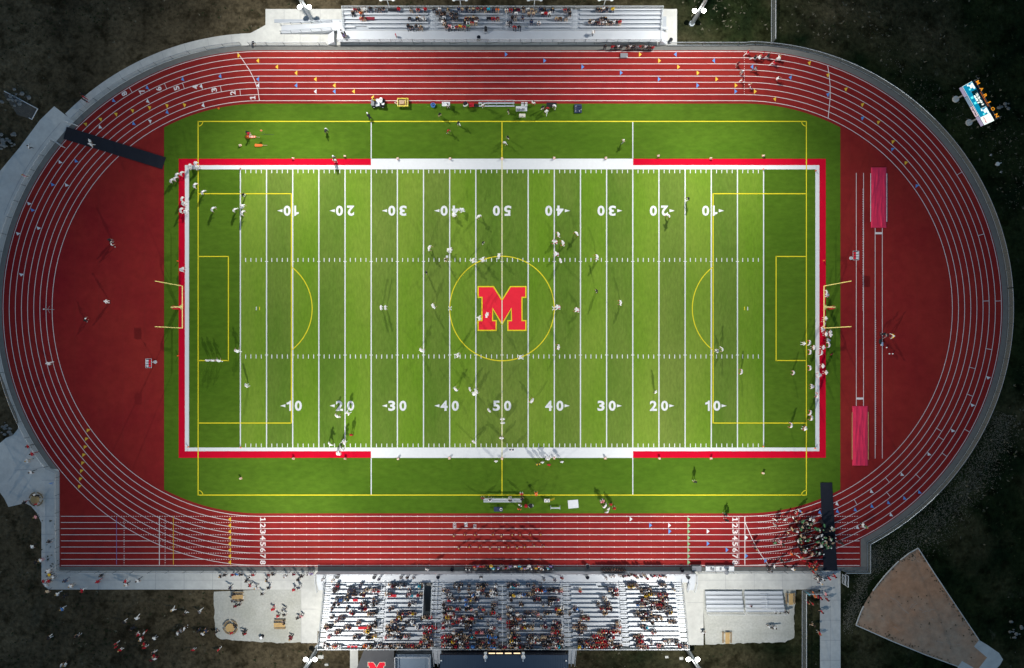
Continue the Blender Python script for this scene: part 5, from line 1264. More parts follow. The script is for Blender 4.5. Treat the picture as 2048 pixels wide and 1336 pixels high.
# ============================================================ props
def at(px, py, h=0.0): return AG(px, py, h)
def bench_long(x0, x1, yb, lab, back):
    X0, Y_ = at(x0, yb, .45); X1, _ = at(x1, yb, .45); L_ = X1 - X0
    t_ = thing('team_bench', lab, 'bench', (X0, Y_, .036), 0, 'long team benches'); s_ = 1 if back > 0 else -1
    m = MB(); m.box(0, -.14, .42, L_, .14, .46); m.build('seat', M['alu'], t_)
    m = MB(); m.box(0, s_ * .30, .70, L_, s_ * .34, .92); m.build('backrest', M['alu'], t_)
    m = MB(); m.box(0, -s_ * .30, .10, L_, -s_ * .52, .13); m.build('footrest', M['alu'], t_)
    n_ = 5
    for k in range(n_):
        x = L_ * (k + .15) / (n_ - .7); m = MB(); m.path([(x, -s_ * .5, .0), (x, -s_ * .1, .42), (x, s_ * .32, .42), (x, s_ * .32, .9)], .03, 5); m.tube((x, s_ * .32, .42), (x, s_ * .42, 0), .03, 5); m.build('leg', M['steel'], t_)
bench_long(957, 1029, 206, 'long aluminium team bench at the edge of the far straight', 1)
bench_long(967, 1043, 999.5, 'long aluminium team bench on the home side apron below the yellow line', 1)
def table(px, py, w_, d_, h_, top, lab, rz=0, items=None, grp='sideline tables', legs='steel'):
    X_, Y_ = at(px, py, h_); t_ = thing('table', lab, 'table', (X_, Y_, .036), math.radians(rz), grp)
    m = MB(); m.box(-w_ / 2, -d_ / 2, h_ - .04, w_ / 2, d_ / 2, h_); m.box(-w_ / 2 + .02, -d_ / 2 + .02, h_ - .08, w_ / 2 - .02, d_ / 2 - .02, h_ - .041); m.build('tabletop', M[top], t_)
    for a in (-1, 1):
        for b in (-1, 1): m = MB(); m.tube((a * (w_ / 2 - .08), b * (d_ / 2 - .06), 0), (a * (w_ / 2 - .12), b * (d_ / 2 - .1), h_ - .05), .022, 5); m.build('leg', M[legs], t_)
    return t_, X_, Y_
def item(name, lab, cat, px, py, z_, fn, mats, grp=None, rz=0):
    m = MB(); fn(m); X_, Y_ = at(px, py, z_ + .2); return tag(m.build(name, mats, None, (X_, Y_, z_), rz), lab, cat, grp)
def jug(m, r=.16, h=.45): m.cyl(0, 0, 0, h * .85, r, 14, 0); m.cyl(0, 0, h * .85 + .001, h, r * 1.06, 14, 1); m.cyl(0, 0, h + .001, h + .03, r * .4, 8, 1)
def crate(m, a=.3, b=.2, h=.3):
    m.box(-a, -b, 0, a, b, h, 0); m.box(-a * 1.03, -b * 1.03, h + .001, a * 1.03, b * 1.03, h + .05, 1); m.box(-a * .4, -.02, h + .051, a * .4, .02, h + .09, 1)
def bag(m, a=.4, b=.2, h=.3, mi=0):
    m.ball((0, 0, h * .5), a, b, h * .5, 12, 8, mi); m.path([(-a * .5, 0, h * .9), (-a * .2, 0, h * 1.3), (a * .2, 0, h * 1.3), (a * .5, 0, h * .9)], .015, 4, mi)
table(892, 208, 1.4, .75, .75, 'white', 'white folding table with papers beside a person at the far straight')
for (x, yy, nm, lb) in ((887, 205, 'bottle', 'dark bottle on the white folding table, outer end'), (893, 206, 'bottle', 'dark bottle on the white folding table, middle')):
    item(nm, lb, 'bottle', x, yy, .79, lambda m: (m.cyl(0, 0, 0, .2, .04, 8), m.cyl(0, 0, .2, .27, .015, 6)), M['cn'])
table(1043, 217.5, 1.95, .85, .75, 'white', 'white folding table crowded with dark gear under two white chairs')
for k, (x, yy) in enumerate(((1034.5, 218.5), (1039, 218.5), (1046.5, 218))):
    item('headset_case', 'dark gear case on the white table under two chairs, ' + ('at the bench end', 'in the middle', 'largest and at the far end')[k], 'case', x, yy, .79, lambda m: crate(m, .16 if k < 2 else .24, .15, .12), [M['ck'], M['cg']], 'gear on the sideline table')
table(1044.5, 231, 1.1, .6, .75, 'cream', 'small cream table with jugs standing nearest the yellow line')
item('water_jug', 'small dark jug on the cream table, bench side', 'jug', 1041.5, 230.5, .79, lambda m: jug(m, .09, .25), [M['cn'], M['cw']], 'jugs on the cream table')
item('water_jug', 'small dark jug on the cream table, away from the bench', 'jug', 1046, 231.5, .79, lambda m: jug(m, .09, .25), [M['cg'], M['cw']], 'jugs on the cream table')
table(1103, 209.5, 1.75, .75, .6, 'ck', 'black treatment table with a person in white sitting at its end', legs='postd')
table(996.5, 1018.5, 1.5, .8, .5, 'cn', 'dark equipment trolley table on the home apron below the bench', legs='postd')
item('drum', 'white ringed bucket on the dark equipment trolley', 'bucket', 1002, 1019, .54, lambda m: (m.cyl(0, 0, 0, .3, .22, 16, 0), m.cyl(0, 0, .301, .31, .15, 14, 1)), [M['cw'], M['ck']])
def chair(px, py, lab):
    X_, Y_ = at(px, py, .5); t_ = thing('folding_chair', lab, 'chair', (X_, Y_, .036), 0, 'white folding chairs')
    m = MB(); m.box(-.24, -.24, .42, .24, .22, .46); m.build('seat', M['white'], t_)
    m = MB(); m.box(-.24, .23, .55, .24, .27, .86); m.build('backrest', M['white'], t_)
    for a in (-1, 1):
        for b in (-1, 1): m = MB(); m.tube((a * .21, b * .2, 0), (a * .21, b * .16, .42), .015, 4); m.build('leg', M['steel'], t_)
        m = MB(); m.tube((a * .21, .24, .44), (a * .21, .26, .6), .015, 4); m.build('leg', M['steel'], t_)
chair(1045, 209, 'white folding chair above the crowded white table, bench side'); chair(1052, 209, 'white folding chair above the crowded white table, away from the bench')
item('drink_cooler', 'red cooler box on the ground at the end of the far team bench', 'cooler', 943, 210, .036, lambda m: crate(m, .42, .28, .40), [M['cr'], M['cr']])
item('drink_cooler', 'red and white round cooler beside the black fan on the home apron', 'cooler', 1052, 1011.5, .036, lambda m: jug(m, .28, .55), [M['cr'], M['cr']])
item('equipment_bag', 'black duffel bag between red cooler and far team bench', 'bag', 952, 211, .036, lambda m: bag(m, .45, .3, .35), M['ck'])
item('blue_ball', 'round blue rubber tub on the far apron', 'tub', 866, 210, .036, lambda m: (m.cyl(0, 0, 0, .34, .40, 20, 0), m.cyl(0, 0, .341, .36, .30, 16, 1), m.ball((.1, .06, .4), .12, .1, .1, 8, 5, 0), m.ball((-.12, -.08, .4), .1, .12, .1, 8, 5, 0), m.ball((.42, .1, .3), .06, .06, .05, 6, 4, 2)), [M['cb'], M['cn'], M['cw']])
def fan(px, py, lab):
    X_, Y_ = at(px, py, .8); t_ = thing('drum_fan', lab, 'fan', (X_, Y_, .036), .4, 'sideline fans')
    m = MB(); m.tube((0, -.12, .8), (0, .18, .8), .42, 18); m.build('housing', M['white'], t_)
    m = MB(); m.tube((0, .181, .8), (0, .20, .8), .38, 18); m.tube((0, .05, 1.0), (0, .3, 1.22), .36, 14); m.build('grille', M['ck'], t_)
    for a in (-1, 1): m = MB(); m.path([(a * .45, -.3, .05), (a * .45, .3, .05), (a * .44, .05, .8)], .02, 5); m.build('leg', M['postd'], t_)
fan(931.5, 210, 'round white and black fan on the far apron by the red cooler'); fan(1062, 1012.5, 'round black fan with pale rim on the home apron')
item('equipment_box', 'dark padded equipment crate lying alone on the far apron', 'crate', 1156, 217, .036, lambda m: (m.box(-.62, -.72, 0, .62, .72, .28, 0), [m.box(-.45 + .3 * (k % 4), -.6 + .3 * (k // 4), .281, -.25 + .3 * (k % 4), -.42 + .3 * (k // 4), .33 + .04 * (k % 3), 1 if k in (2, 7, 12) else 0) for k in range(16)], m.box(-.5, -.6, .281, -.34, .35, .34, 1)), [M['cn'], M['cg']])
def sheet_mat(px, py, s_, lab, rz):
    m = MB(); m.box(-s_, -s_ * .8, 0, s_, s_ * .8, .05, 0); m.box(-s_ * .96, -s_ * .76, .051, s_ * .96, s_ * .76, .06, 0); X_, Y_ = G(px, py); return tag(m.build('white_board', M['white'], None, (X_, Y_, .04), rz), lab, 'board')
sheet_mat(1146.3, 1008, .9, 'plain white square board lying tilted on the home apron', .09)
t_ = thing('hurdle_frame', 'low white bench frame standing alone on the home apron', 'bench', (*at(1111, 1016, .4), .036), 0)
m = MB(); m.box(-.82, -.1, .38, .82, .1, .42); m.build('seat', M['rail'], t_)
for a in (-1, 1): m = MB(); m.path([(a * .8, -.36, .02), (a * .8, .36, .02)], .035, 5); m.tube((a * .8, 0, .02), (a * .8, 0, .38), .03, 5); m.build('leg', M['rail'], t_)
t_ = thing('drum_rack', 'two white lidded drums on a rack with two yellow poles on the home apron', 'drum rack', (*at(1094, 1001.5, .5), .036), 0)
m = MB(); m.box(-.5, -.3, .28, .5, .3, .32); m.build('rack', M['cream'], t_)
for a in (-1, 1): m = MB(); m.cyl(a * .25, 0, .321, .62, .22, 16, 0); m.cyl(a * .25, 0, .621, .63, .1, 10, 1); m.build('drum', [M['cw'], M['cg']], t_)
for b in (-.07, .12): m = MB(); m.tube((.5, b, .45), (1.35, b + .35, .25), .025, 5); m.build('pole', M['tyel'], t_)
for a in (-1, 1): m = MB(); m.box(a * .46 - .02, -.28, 0, a * .46 + .02, .28, .279); m.build('leg', M['steel'], t_)
# vehicles
t_ = thing('utility_cart', 'small utility cart with grey bed and two white jugs parked across the inner lane', 'utility cart', (*at(756, 205, .7), .036), 0)
m = MB(); m.box(-1.15, -.62, .30, 1.1, .62, .42); m.box(-1.15, -.55, .421, -.65, .55, .80); m.box(-1.2, -.50, .5, -1.151, .5, .74); m.build('body', M['cg'], t_)
m = MB(); m.box(-.28, -.60, .70, .28, .60, .80); m.box(-.30, -.62, .801, -.26, .62, .84); m.build('seat', M['alu'], t_)
m = MB(); m.box(.40, -.64, .43, 1.15, .64, .62); m.box(.40, -.64, .621, 1.15, -.58, .86); m.box(.40, .58, .621, 1.15, .64, .86); m.build('bed', M['ck'], t_)
m = MB(); m.tube((-.62, .25, .8), (-.5, .25, 1.02), .02, 5); m.tube((-.5, .25, 1.02), (-.47, .25, 1.05), .17, 12); m.build('steering_wheel', M['ck'], t_)
for a in (-.8, .78):
    for b in (-.64, .64):
        m = MB(); m.tube((a, b - .1, .28), (a, b + .1, .28), .28, 14); w_ = m.build('wheel', M['ck'], t_); m = MB(); m.tube((a, b - .105, .28), (a, b + .105, .28), .13, 10); m.build('rim', M['cw'], w_)
for b in (-.35, .35): m = MB(); m.tube((-1.2, b, .62), (-1.23, b, .62), .09, 10); m.build('headlight', M['cw'], t_)
for k, (x, yy) in enumerate(((762.5, 199), (762, 203.5))): item('water_jug', 'round white water jug in the bed of the utility cart, ' + ('upper one', 'lower one')[k], 'jug', x, yy, .66, lambda m: jug(m, .25, .55), [M['cw'], M['cw']], 'jugs in the cart')
item('yellow_bag', 'black drink crate in the bed of the utility cart behind the jugs', 'crate', 766, 208, .66, lambda m: crate(m, .22, .16, .25), [M['cg'], M['cw']])
t_ = thing('tow_trailer', 'yellow open trailer with pale load standing across the inner lane', 'trailer', (*at(806, 205, .5), .036), 0)
m = MB(); m.box(-.85, -.6, .35, .85, .6, .42); m.build('bed', M['ct'], t_)
m = MB(); m.box(-.85, .6, .36, .85, .70, .72); m.box(-.85, -.70, .36, .85, -.6, .72); m.box(.85, -.7, .36, .93, .7, .72); m.box(-.93, -.7, .36, -.85, .7, .72); m.box(.45, -.59, .43, .52, .59, .68); m.build('side_boards', mat('trailer_yellow', (.75, .62, .08), .5), t_)
m = MB(); m.tube((-.93, -.3, .38), (-1.5, 0, .36), .035, 5); m.tube((-.93, .3, .38), (-1.5, 0, .36), .035, 5); m.box(-1.0, -.6, .5, -.935, .6, .60); m.build('drawbar', M['cream'], t_)
for b in (-.66, .66):
    for a in (-.5, .5): m = MB(); m.tube((a, b - .06, .2), (a, b + .06, .2), .2, 12); m.build('wheel', M['ck'], t_)
item('load_box', 'pale cardboard box lying in the yellow trailer', 'box', 805, 205, .43, lambda m: (m.box(-.5, -.3, 0, .3, .3, .25, 0), m.box(-.5, -.02, .251, .3, .02, .26, 1)), [mat('cardboard', (.50, .33, .22), .8), M['ct']])
# play clocks
def clock(px, py, tx, ty, lab, s_):
    X_, Y_ = G(px, py); X2, Y2 = at(tx, ty, 2.3)
    t_ = thing('play_clock', lab, 'play clock', (X_, Y_, .036), 0, 'portable play clocks'); dx, dy = X2 - X_, Y2 - Y_
    m = MB(); m.cyl(0, 0, 0, .12, .3, 10); m.tube((0, 0, .1), (0, 0, 1.3), .04, 6); m.tube((0, 0, 1.3), (dx, dy, 2.1), .04, 6); m.ball((0, 0, 1.4), .14, .14, .12, 8, 5); m.build('stand', M['rail'], t_)
    m = MB(); m.box(dx - .48, dy - .74, 2.15, dx + .48, dy + .74, 2.22); m.build('panel', M['ck'], t_)
    m = MB(); m.path([(dx - .5, dy - .76, 2.25), (dx + .5, dy - .76, 2.25), (dx + .5, dy + .76, 2.25), (dx - .5, dy + .76, 2.25), (dx - .5, dy - .76, 2.25)], .035, 5); m.build('panel_frame', M['rail'], t_)
    for q in range(3):
        yy = dy - .62 + .44 * q
        m = MB(); m.box(dx + (.02 if s_ > 0 else -.42), yy, 2.221, dx + (.42 if s_ > 0 else -.02), yy + .34, 2.26, 0); m.build('red_digit', M['redm'], t_)
        m = MB(); m.box(dx - (.42 if s_ > 0 else -.02), yy, 2.221, dx - (.02 if s_ > 0 else -.42), yy + .34, 2.26, 0); m.build('white_digit', M['white'], t_)
clock(311, 724, 297, 726.5, 'portable play clock with red and white blocks on the infield by the white team', 1)
clock(1701.5, 516.5, 1712, 511, 'portable play clock with red and white blocks standing over a jump runway line', -1)
# sideline markers and pylons
def marker(px, py, lab):
    X_, Y_ = at(px, py, .3); m = MB(); m.prism([(-.2, -.17), (.2, -.17), (.2, .17), (-.2, .17)], 0, .05, 1); m.add([(-.19, -.16, .051), (.19, -.16, .051), (.19, .16, .051), (-.19, .16, .051), (-.16, -.05, .5), (.16, -.05, .5), (.16, .05, .5), (-.16, .05, .5)], [(0, 1, 5, 4), (1, 2, 6, 5), (2, 3, 7, 6), (3, 0, 4, 7), (4, 5, 6, 7)], 0)
    return tag(m.build('yard_marker', [mat_mk, M['co']], None, (X_, Y_, .046), random.uniform(-.3, .3)), lab, 'yard marker', 'sideline yard markers')
mat_mk = mat('marker_vinyl', (.82, .62, .50), .6)
YN = ['first', 'second', 'third', 'fourth', 'fifth', 'sixth', 'seventh', 'eighth', 'ninth', 'tenth', 'eleventh']
for k, (x, yy) in enumerate(((480, 290), (586, 316), (689.5, 311.5), (795, 316), (900, 316), (1004, 316), (1108.5, 315), (1212, 315), (1317, 311), (1422, 316), (1527, 311))):
    marker(x, yy, f'pale orange yard marker on the far sideline, {YN[k]} from the white team end')
for k, (x, yy) in enumerate(((481, 957), (586.5, 917.5), (690, 917.5), (796, 918.5), (898.7, 917), (1004, 918), (1108.6, 917), (1211, 917), (1319, 917), (1422.5, 917), (1526.6, 946.5))):
    marker(x, yy, f'pale orange yard marker on the home sideline, {YN[k]} from the white team end')
for k, (x, yy, w_) in enumerate(((480.5, 337, 'far sideline goal line corner, white team end'), (1527, 338, 'far sideline goal line corner, red team end'), (1632, 341, 'far corner of the red team end zone'), (376, 894, 'home side corner of the white team end zone'),
                                 (481, 895, 'home sideline goal line corner, white team end'), (1631, 897, 'home side corner of the red team end zone'), (1527, 893, 'home sideline goal line corner, red team end'), (355, 522, 'red border near the white team goalpost, upper'), (355.5, 711.5, 'red border near the white team goalpost, lower'), (1648, 521, 'red border upfield of the red team goalpost'))):
    X_, Y_ = at(x, yy, .25); m = MB(); m.box(-.06, -.06, 0, .06, .06, .42); m.box(-.09, -.09, 0, .09, .09, .03); tag(m.build('pylon', M['co'], None, (X_, Y_, .055), .3 * k), 'orange end zone pylon at the ' + w_, 'pylon', 'orange pylons')
def cone_thing(px, py, lab):
    m = MB(); m.cyl(0, 0, .03, .34, .12, 10, 0, .03); m.box(-.16, -.16, 0, .16, .16, .03); X_, Y_ = at(px, py, .2); tag(m.build('traffic_cone', M['co'], None, (X_, Y_, .04)), lab, 'cone')
cone_thing(436.5, 216, 'small orange cone alone at the turf edge by lane one')
t_ = thing('down_marker', 'flat orange down marker blade lying on the far apron', 'down marker', (*G(522, 291), .05), 0)
m = MB(); m.prism([(-1.05, -.12), (-.95, -.24), (.2, -.17), (.3, -.05), (.3, .05), (.2, .17), (-.95, .24), (-1.05, .12)], 0, .12); m.build('padding', M['co'], t_)
m = MB(); m.tube((.3, 0, .07), (1.15, .02, .07), .035, 6); m.build('pole', M['ct'], t_)
t_ = thing('down_marker', 'striped orange and white down marker lying at the feet of two people', 'down marker', (*G(505, 274), .05), 0)
m = MB(); m.prism([(-1.2, -.12), (-1.1, -.24), (.6, -.17), (.6, .17), (-1.1, .24), (-1.2, .12)], 0, .12); m.build('padding', M['co'], t_)
for k in range(4): m = MB(); m.box(-.5 + .28 * k, -.16, .121, -.40 + .28 * k, .16, .135); m.build('stripe_band', M['cw'], t_)
m = MB(); m.tube((.6, 0, .07), (1.3, -.08, .07), .035, 6); m.build('pole', M['ct'], t_)
t_ = thing('down_marker', 'round headed orange marker with a thin dark rod on the far apron', 'down marker', (*G(530, 268), .04), 0)
m = MB(); m.tube((0, 0, .05), (0, 0, 1.7), .02, 5); m.tube((-.6, -.05, .03), (1.6, -.1, .03), .02, 4); m.build('pole', M['postd'], t_)
m = MB(); m.tube((0, -.03, 1.85), (0, .03, 1.85), .22, 14); m.ball((0, 0, 1.86), .2, .14, .2, 10, 6); m.build('head', mat('marker_coral', (.75, .2, .1), .6), t_)
# letter signs
for k, (ch, x, yy, rz) in enumerate((('M', 909, 1051.5, 0), ('H', 931.5, 1050, .1), ('S', 949.5, 1053, -.08))):
    X_, Y_ = at(x, yy, .3); t_ = thing('letter_sign', f'white edged letter {ch} sign lying on the home track', 'letter sign', (X_, Y_, .05), rz, 'letter signs')
    w_, h_ = .27, .38; m = MB(); put_text(m, ch, lambda u, v: (u * 2.0 * w_ , v * 2.0 * h_, .06), .16); m.build('border', M['cw'], t_)
    m = MB(); put_text(m, ch, lambda u, v: (u * 1.55 * w_, v * 1.6 * h_, .07), .0); m.build('letter', M['cm'], t_)
    m = MB(); m.box(-w_ * .7, -h_ * .7, 0, w_ * .7, h_ * .7, .05); m.build('board', M['cw'] if ch == 'H' else M['cm'], t_)
# mat box on lane 8
t_ = thing('storage_box', 'flat grey storage box lying in the outermost far lane', 'box', (*at(1248, 111, .3), .036), 0)
m = MB(); m.box(-.62, -.36, 0, .62, .36, .35); m.build('body', M['cg'], t_); m = MB(); m.box(-.64, -.38, .351, .64, .38, .39); l_ = m.build('lid', M['cg'], t_); m = MB(); m.box(.45, -.36, .391, .6, -.26, .42); m.build('latch', M['cw'], t_)
# bins
def bin_(px, py, z_, lab, c_='ck', lid=None):
    X_, Y_ = at(px, py, z_ + .9); t_ = thing('trash_bin', lab, 'trash bin', (X_, Y_, z_ + .012), 0, 'round trash bins')
    m = MB(); m.cyl(0, 0, 0, .88, .27, 16, 0, .31); m.build('body', M[c_], t_)
    m = MB(); m.tube((0, 0, .881), (0, 0, .93), .33, 16); l_ = m.build('rim', M['ck'], t_)
    m = MB(); m.disc(0, 0, .935, .27, 14); m.build('liner', M[lid or 'glassk'], l_)
for a in ((957.5, 74.5, Z0, 'black trash bin on the front deck of the small grandstand'), (1342, 79, 0, 'black trash bin on the concrete beside the small grandstand stair'), (675, 1154, HZ, 'black trash bin on the home front deck, nearest the gravel yard'), (748, 1155, HZ, 'black trash bin on the home front deck between people and empty rail'),
          (876, 1154.5, HZ, 'black trash bin on the home front deck beside the tunnel'), (1175, 1155, HZ, 'black trash bin alone on the home front deck'), (1377, 1155, HZ, 'black trash bin on the home front deck, nearest the white tables'), (1175.5, 1133.5, 0, 'pale rimmed trash bin on the shaded strip below the home deck', 'cg'),
          (904, 1139, 0, 'dark trash bin in the shade at the end of the front student row'), (1365, 1140.5, 0, 'dark trash bin in the shade near the grey cage'), (522, 1276, 0, 'trash bin with pale bag in the gravel yard', 'ck', 'cw')): bin_(*a)
# picnic tables
def picnic(px, py, rz, lab, grp='rectangular picnic tables'):
    X_, Y_ = at(px, py, .7); t_ = thing('picnic_table', lab, 'picnic table', (X_, Y_, .012), math.radians(rz), grp)
    m = MB()
    for k in range(5): m.box(-.98, -.37 + .15 * k, .70, .98, -.235 + .15 * k, .74)
    m.build('tabletop', M['wood'], t_)
    for s_ in (-1, 1):
        m = MB(); m.box(-.98, s_ * .70 - .13, .42, .98, s_ * .70 + .13, .46); m.build('bench_seat', M['woodd'], t_)
        m = MB(); m.tube((s_ * .7, -.75, 0), (s_ * .7, .25, .69), .04, 4); m.tube((s_ * .7, .75, 0), (s_ * .7, -.25, .69), .04, 4); m.tube((s_ * .7, -.7, .4), (s_ * .7, .7, .4), .04, 4); m.build('leg', M['woodd'], t_)
picnic(475, 1194, 0, 'rectangular picnic table with seated people in the gravel yard near the path'); picnic(559, 1250, 0, 'rectangular picnic table in the gravel yard with one person at its end')
picnic(1455, 1276, 90, 'empty rectangular picnic table at the grass edge near the corner light pole'); picnic(1582, 1198, 90, 'empty rectangular picnic table beside the two small benches')
def round_table(px, py, lab):
    X_, Y_ = at(px, py, .7); t_ = thing('round_picnic_table', lab, 'picnic table', (X_, Y_, .012), 0, 'round picnic tables')
    m = MB(); m.cyl(0, 0, .70, .74, .78, 24); m.build('tabletop', M['wood'], t_)
    for q in range(4):
        a0_, a1_ = math.radians(90 * q + 8), math.radians(90 * q + 82); pts = [(1.05 * math.cos(a0_ + (a1_ - a0_) * k / 6), 1.05 * math.sin(a0_ + (a1_ - a0_) * k / 6)) for k in range(7)] + [(1.28 * math.cos(a1_ - (a1_ - a0_) * k / 6), 1.28 * math.sin(a1_ - (a1_ - a0_) * k / 6)) for k in range(7)]
        m = MB(); m.prism(pts, .42, .46); m.build('bench_seat', M['woodd'], t_)
        a = math.radians(90 * q + 45); m = MB(); m.tube((0, 0, .66), (1.2 * math.cos(a), 1.2 * math.sin(a), .02), .04, 4); m.tube((0, 0, .38), (1.2 * math.cos(a), 1.2 * math.sin(a), .38), .04, 4); m.build('leg', M['woodd'], t_)
round_table(460, 1256, 'round wooden picnic table in the gravel yard'); round_table(70, 999, 'round wooden picnic table on the curved plaza')
# small bleachers
def mini(x0, x1, lab, aisle):
    X0, Y0_ = at(x0, 1182, .5); X1, _ = at(x1, 1182, .5); L_ = X1 - X0; t_ = thing('small_bleachers', lab, 'bleachers', (X0, G(0, 1219)[1], .012), 0, 'two small bleachers')
    for k in range(5):
        z_ = .35 + .28 * (4 - (4 - k)); y_ = .1 + .70 * (4 - k)
        zz = .40 + .22 * (4 - k) if 0 else .40 + .22 * k
        m = MB(); m.box(0, y_, zz, L_, y_ + .44, zz + .05)
        m.build('bench_row', M['alu'], t_)
        if k: m = MB(); m.box(0, y_ + .47, zz - .2, L_, y_ + .66, zz - .16); m.build('footboard', M['alud'], t_)
    m = MB()
    for q in range(5): x = L_ * q / 4 * .98 + .02; m.tube((x, 3.3, .05), (x, .1, 1.25), .035, 4); m.tube((x, .2, 0), (x, .2, 1.3), .035, 4); m.tube((x, 3.2, 0), (x, 3.2, .4), .03, 4); m.tube((x, .2, .05), (x, 3.3, .05), .03, 4)
    m.build('legs', M['steel'], t_)
    m = MB(); m.path([(0, .9, 1.0), (0, 0, 1.3), (0, -.05, 2.3), (L_, -.05, 2.3), (L_, 0, 1.3), (L_, .9, 1.0)], .035, 5); m.build('back_rail', M['rail'], t_)
    m = MB(); m.add([(0, -.04, 1.2), (L_, -.04, 1.2), (L_, -.05, 2.25), (0, -.05, 2.25)], [(0, 1, 2, 3)]); m.build('back_mesh', M['net'], t_)
    if aisle:
        m = MB()
        for k in range(4): m.box(L_ * .5 - .6, .45 + .7 * (4 - k) - .55, .5 + .22 * k, L_ * .5 + .6, .45 + .7 * (4 - k) - .3, .55 + .22 * k)
        m.build('aisle_stair', M['alud'], t_); m = MB(); m.path([(L_ * .5, 2.6, .8), (L_ * .5, 2.6, 1.6), (L_ * .5, .9, 2.1), (L_ * .5, .9, 1.2)], .03, 5); m.build('aisle_rail', M['rail'], t_)
mini(1411, 1484, 'small empty aluminium bleachers of five rows beside the concrete walk', False); mini(1489, 1565, 'small aluminium bleachers with a middle aisle and one person in maroon', True)
# cage and timing tables
t_ = thing('equipment_cage', 'dark grey covered cage on the strip beside the last green lane mark', 'cage', (*at(1393, 1137, .8), .03), 0)
m = MB(); m.box(-.78, -.42, .02, .78, .42, .9); m.build('body', M['frame'], t_); m = MB(); m.box(-.82, -.46, .901, .82, .46, .96); m.build('lid', M['cg'], t_)
for a in (-1, 1): m = MB(); m.path([(a * .84, -.5, 0), (a * .84, -.5, 1.05), (a * .84, .5, 1.05), (a * .84, .5, 0)], .03, 5); m.build('frame', M['postd'], t_)
for k, (x, c_) in enumerate(((1420.5, 'white'), (1440, 'white'), (1459, 'white'))): table(x, 1138, 1.6, .9, .75, c_, 'white timing table by the finish line fence, ' + ('nearest the cage', 'with a lilac cloth in the middle', 'nearest the finish line')[k], 0, None, 'finish line tables')
item('umbrella', 'round grey umbrella above the finish line tables', 'umbrella', 1447.5, 1139, .03, lambda m: (m.tube((0, 0, 0), (0, 0, 1.9), .02, 5), m.cyl(0, 0, 1.7, 1.95, .42, 12, 0, .02)), M['cg'])
for k, (x, yy) in enumerate(((1423, 1138), (1427, 1139.5), (1441.5, 1138.5), (1456, 1139))): item('timing_case', 'small black timing case on the finish line tables, ' + YN[k] + ' from the cage', 'case', x, yy, .80, lambda m: crate(m, .13, .16, .14), [M['ck'], M['cg']], 'cases on the finish line tables')
# camera tripod, bags, small things on the infield
t_ = thing('camera_tripod', 'pale spread camera tripod over black bags on the infield', 'tripod', (*G(1766, 671), .036), 0)
for k in range(3): a = 2.1 * k + .5; m = MB(); m.tube((0, 0, 1.4), (.55 * math.cos(a), .55 * math.sin(a), 0), .03, 5, 0, .02); m.build('leg', M['rail'], t_)
m = MB(); m.box(-.1, -.22, 1.4, .1, .22, 1.6); m.tube((0, .2, 1.5), (0, .36, 1.5), .07, 8); m.build('camera', M['ck'], t_)
item('equipment_bag', 'black bag beside the camera tripod on the runway line', 'bag', 1761, 683, .036, lambda m: bag(m, .3, .5, .35), M['ck'])
item('gear_case', 'small pale case on the jump runway line below the tripod', 'case', 1764, 688, .036, lambda m: crate(m, .14, .3, .25), [M['cw'], M['panelb']])
for k, (x, yy) in enumerate(((1774, 695), (1779.5, 707.5), (1786, 707.5))): item('bottle', 'small white bottle on the infield below the tripod, ' + ('nearest the tripod', 'middle', 'farthest from the tripod')[k], 'bottle', x, yy, .036, lambda m: (m.cyl(0, 0, 0, .22, .10, 10), m.cyl(0, 0, .221, .3, .04, 8)), M['cw'], 'white bottles on the infield')
t_ = thing('light_stand', 'thin grey folding stand across lanes one and two of the curve', 'stand', (*G(101, 619), .036), 0)
for (dx, dy) in ((.7, .0), (-.7, .0), (-.1, .6), (-.1, -.6)): m = MB(); m.tube((0, 0, .7), (dx, dy, .02), .03, 5); m.build('leg', M['steel'], t_)
m = MB(); m.tube((0, 0, .6), (0, 0, 1.6), .03, 6); m.ball((0, 0, 1.65), .1, .1, .1, 8, 5); m.build('pole', M['steel'], t_)
item('ball', 'small white ball on the curve beside the thin grey stand', 'ball', 87, 618.3, .036, lambda m: (m.ball((0, 0, .14), .13, .13, .13, 10, 7, 0), m.ball((.02, .02, .18), .10, .10, .10, 6, 4, 0)), M['cw'])
item('towel', 'white square towel on the turf by the upper forty yard line', 'towel', 894, 513, .05, lambda m: (m.box(-.2, -.2, 0, .2, .2, .05, 0), m.box(-.17, -.16, .051, .12, .17, .08, 0)), M['cw'])
item('football', 'reddish football lying on the turf beside the goalpost sideline group', 'football', 1664, 708.5, .04, lambda m: (m.ball((0, 0, .1), .30, .12, .1, 10, 7, 0), m.box(-.1, -.01, .196, .1, .01, .21, 1)), [M['cr'], M['cw']], None, .6)
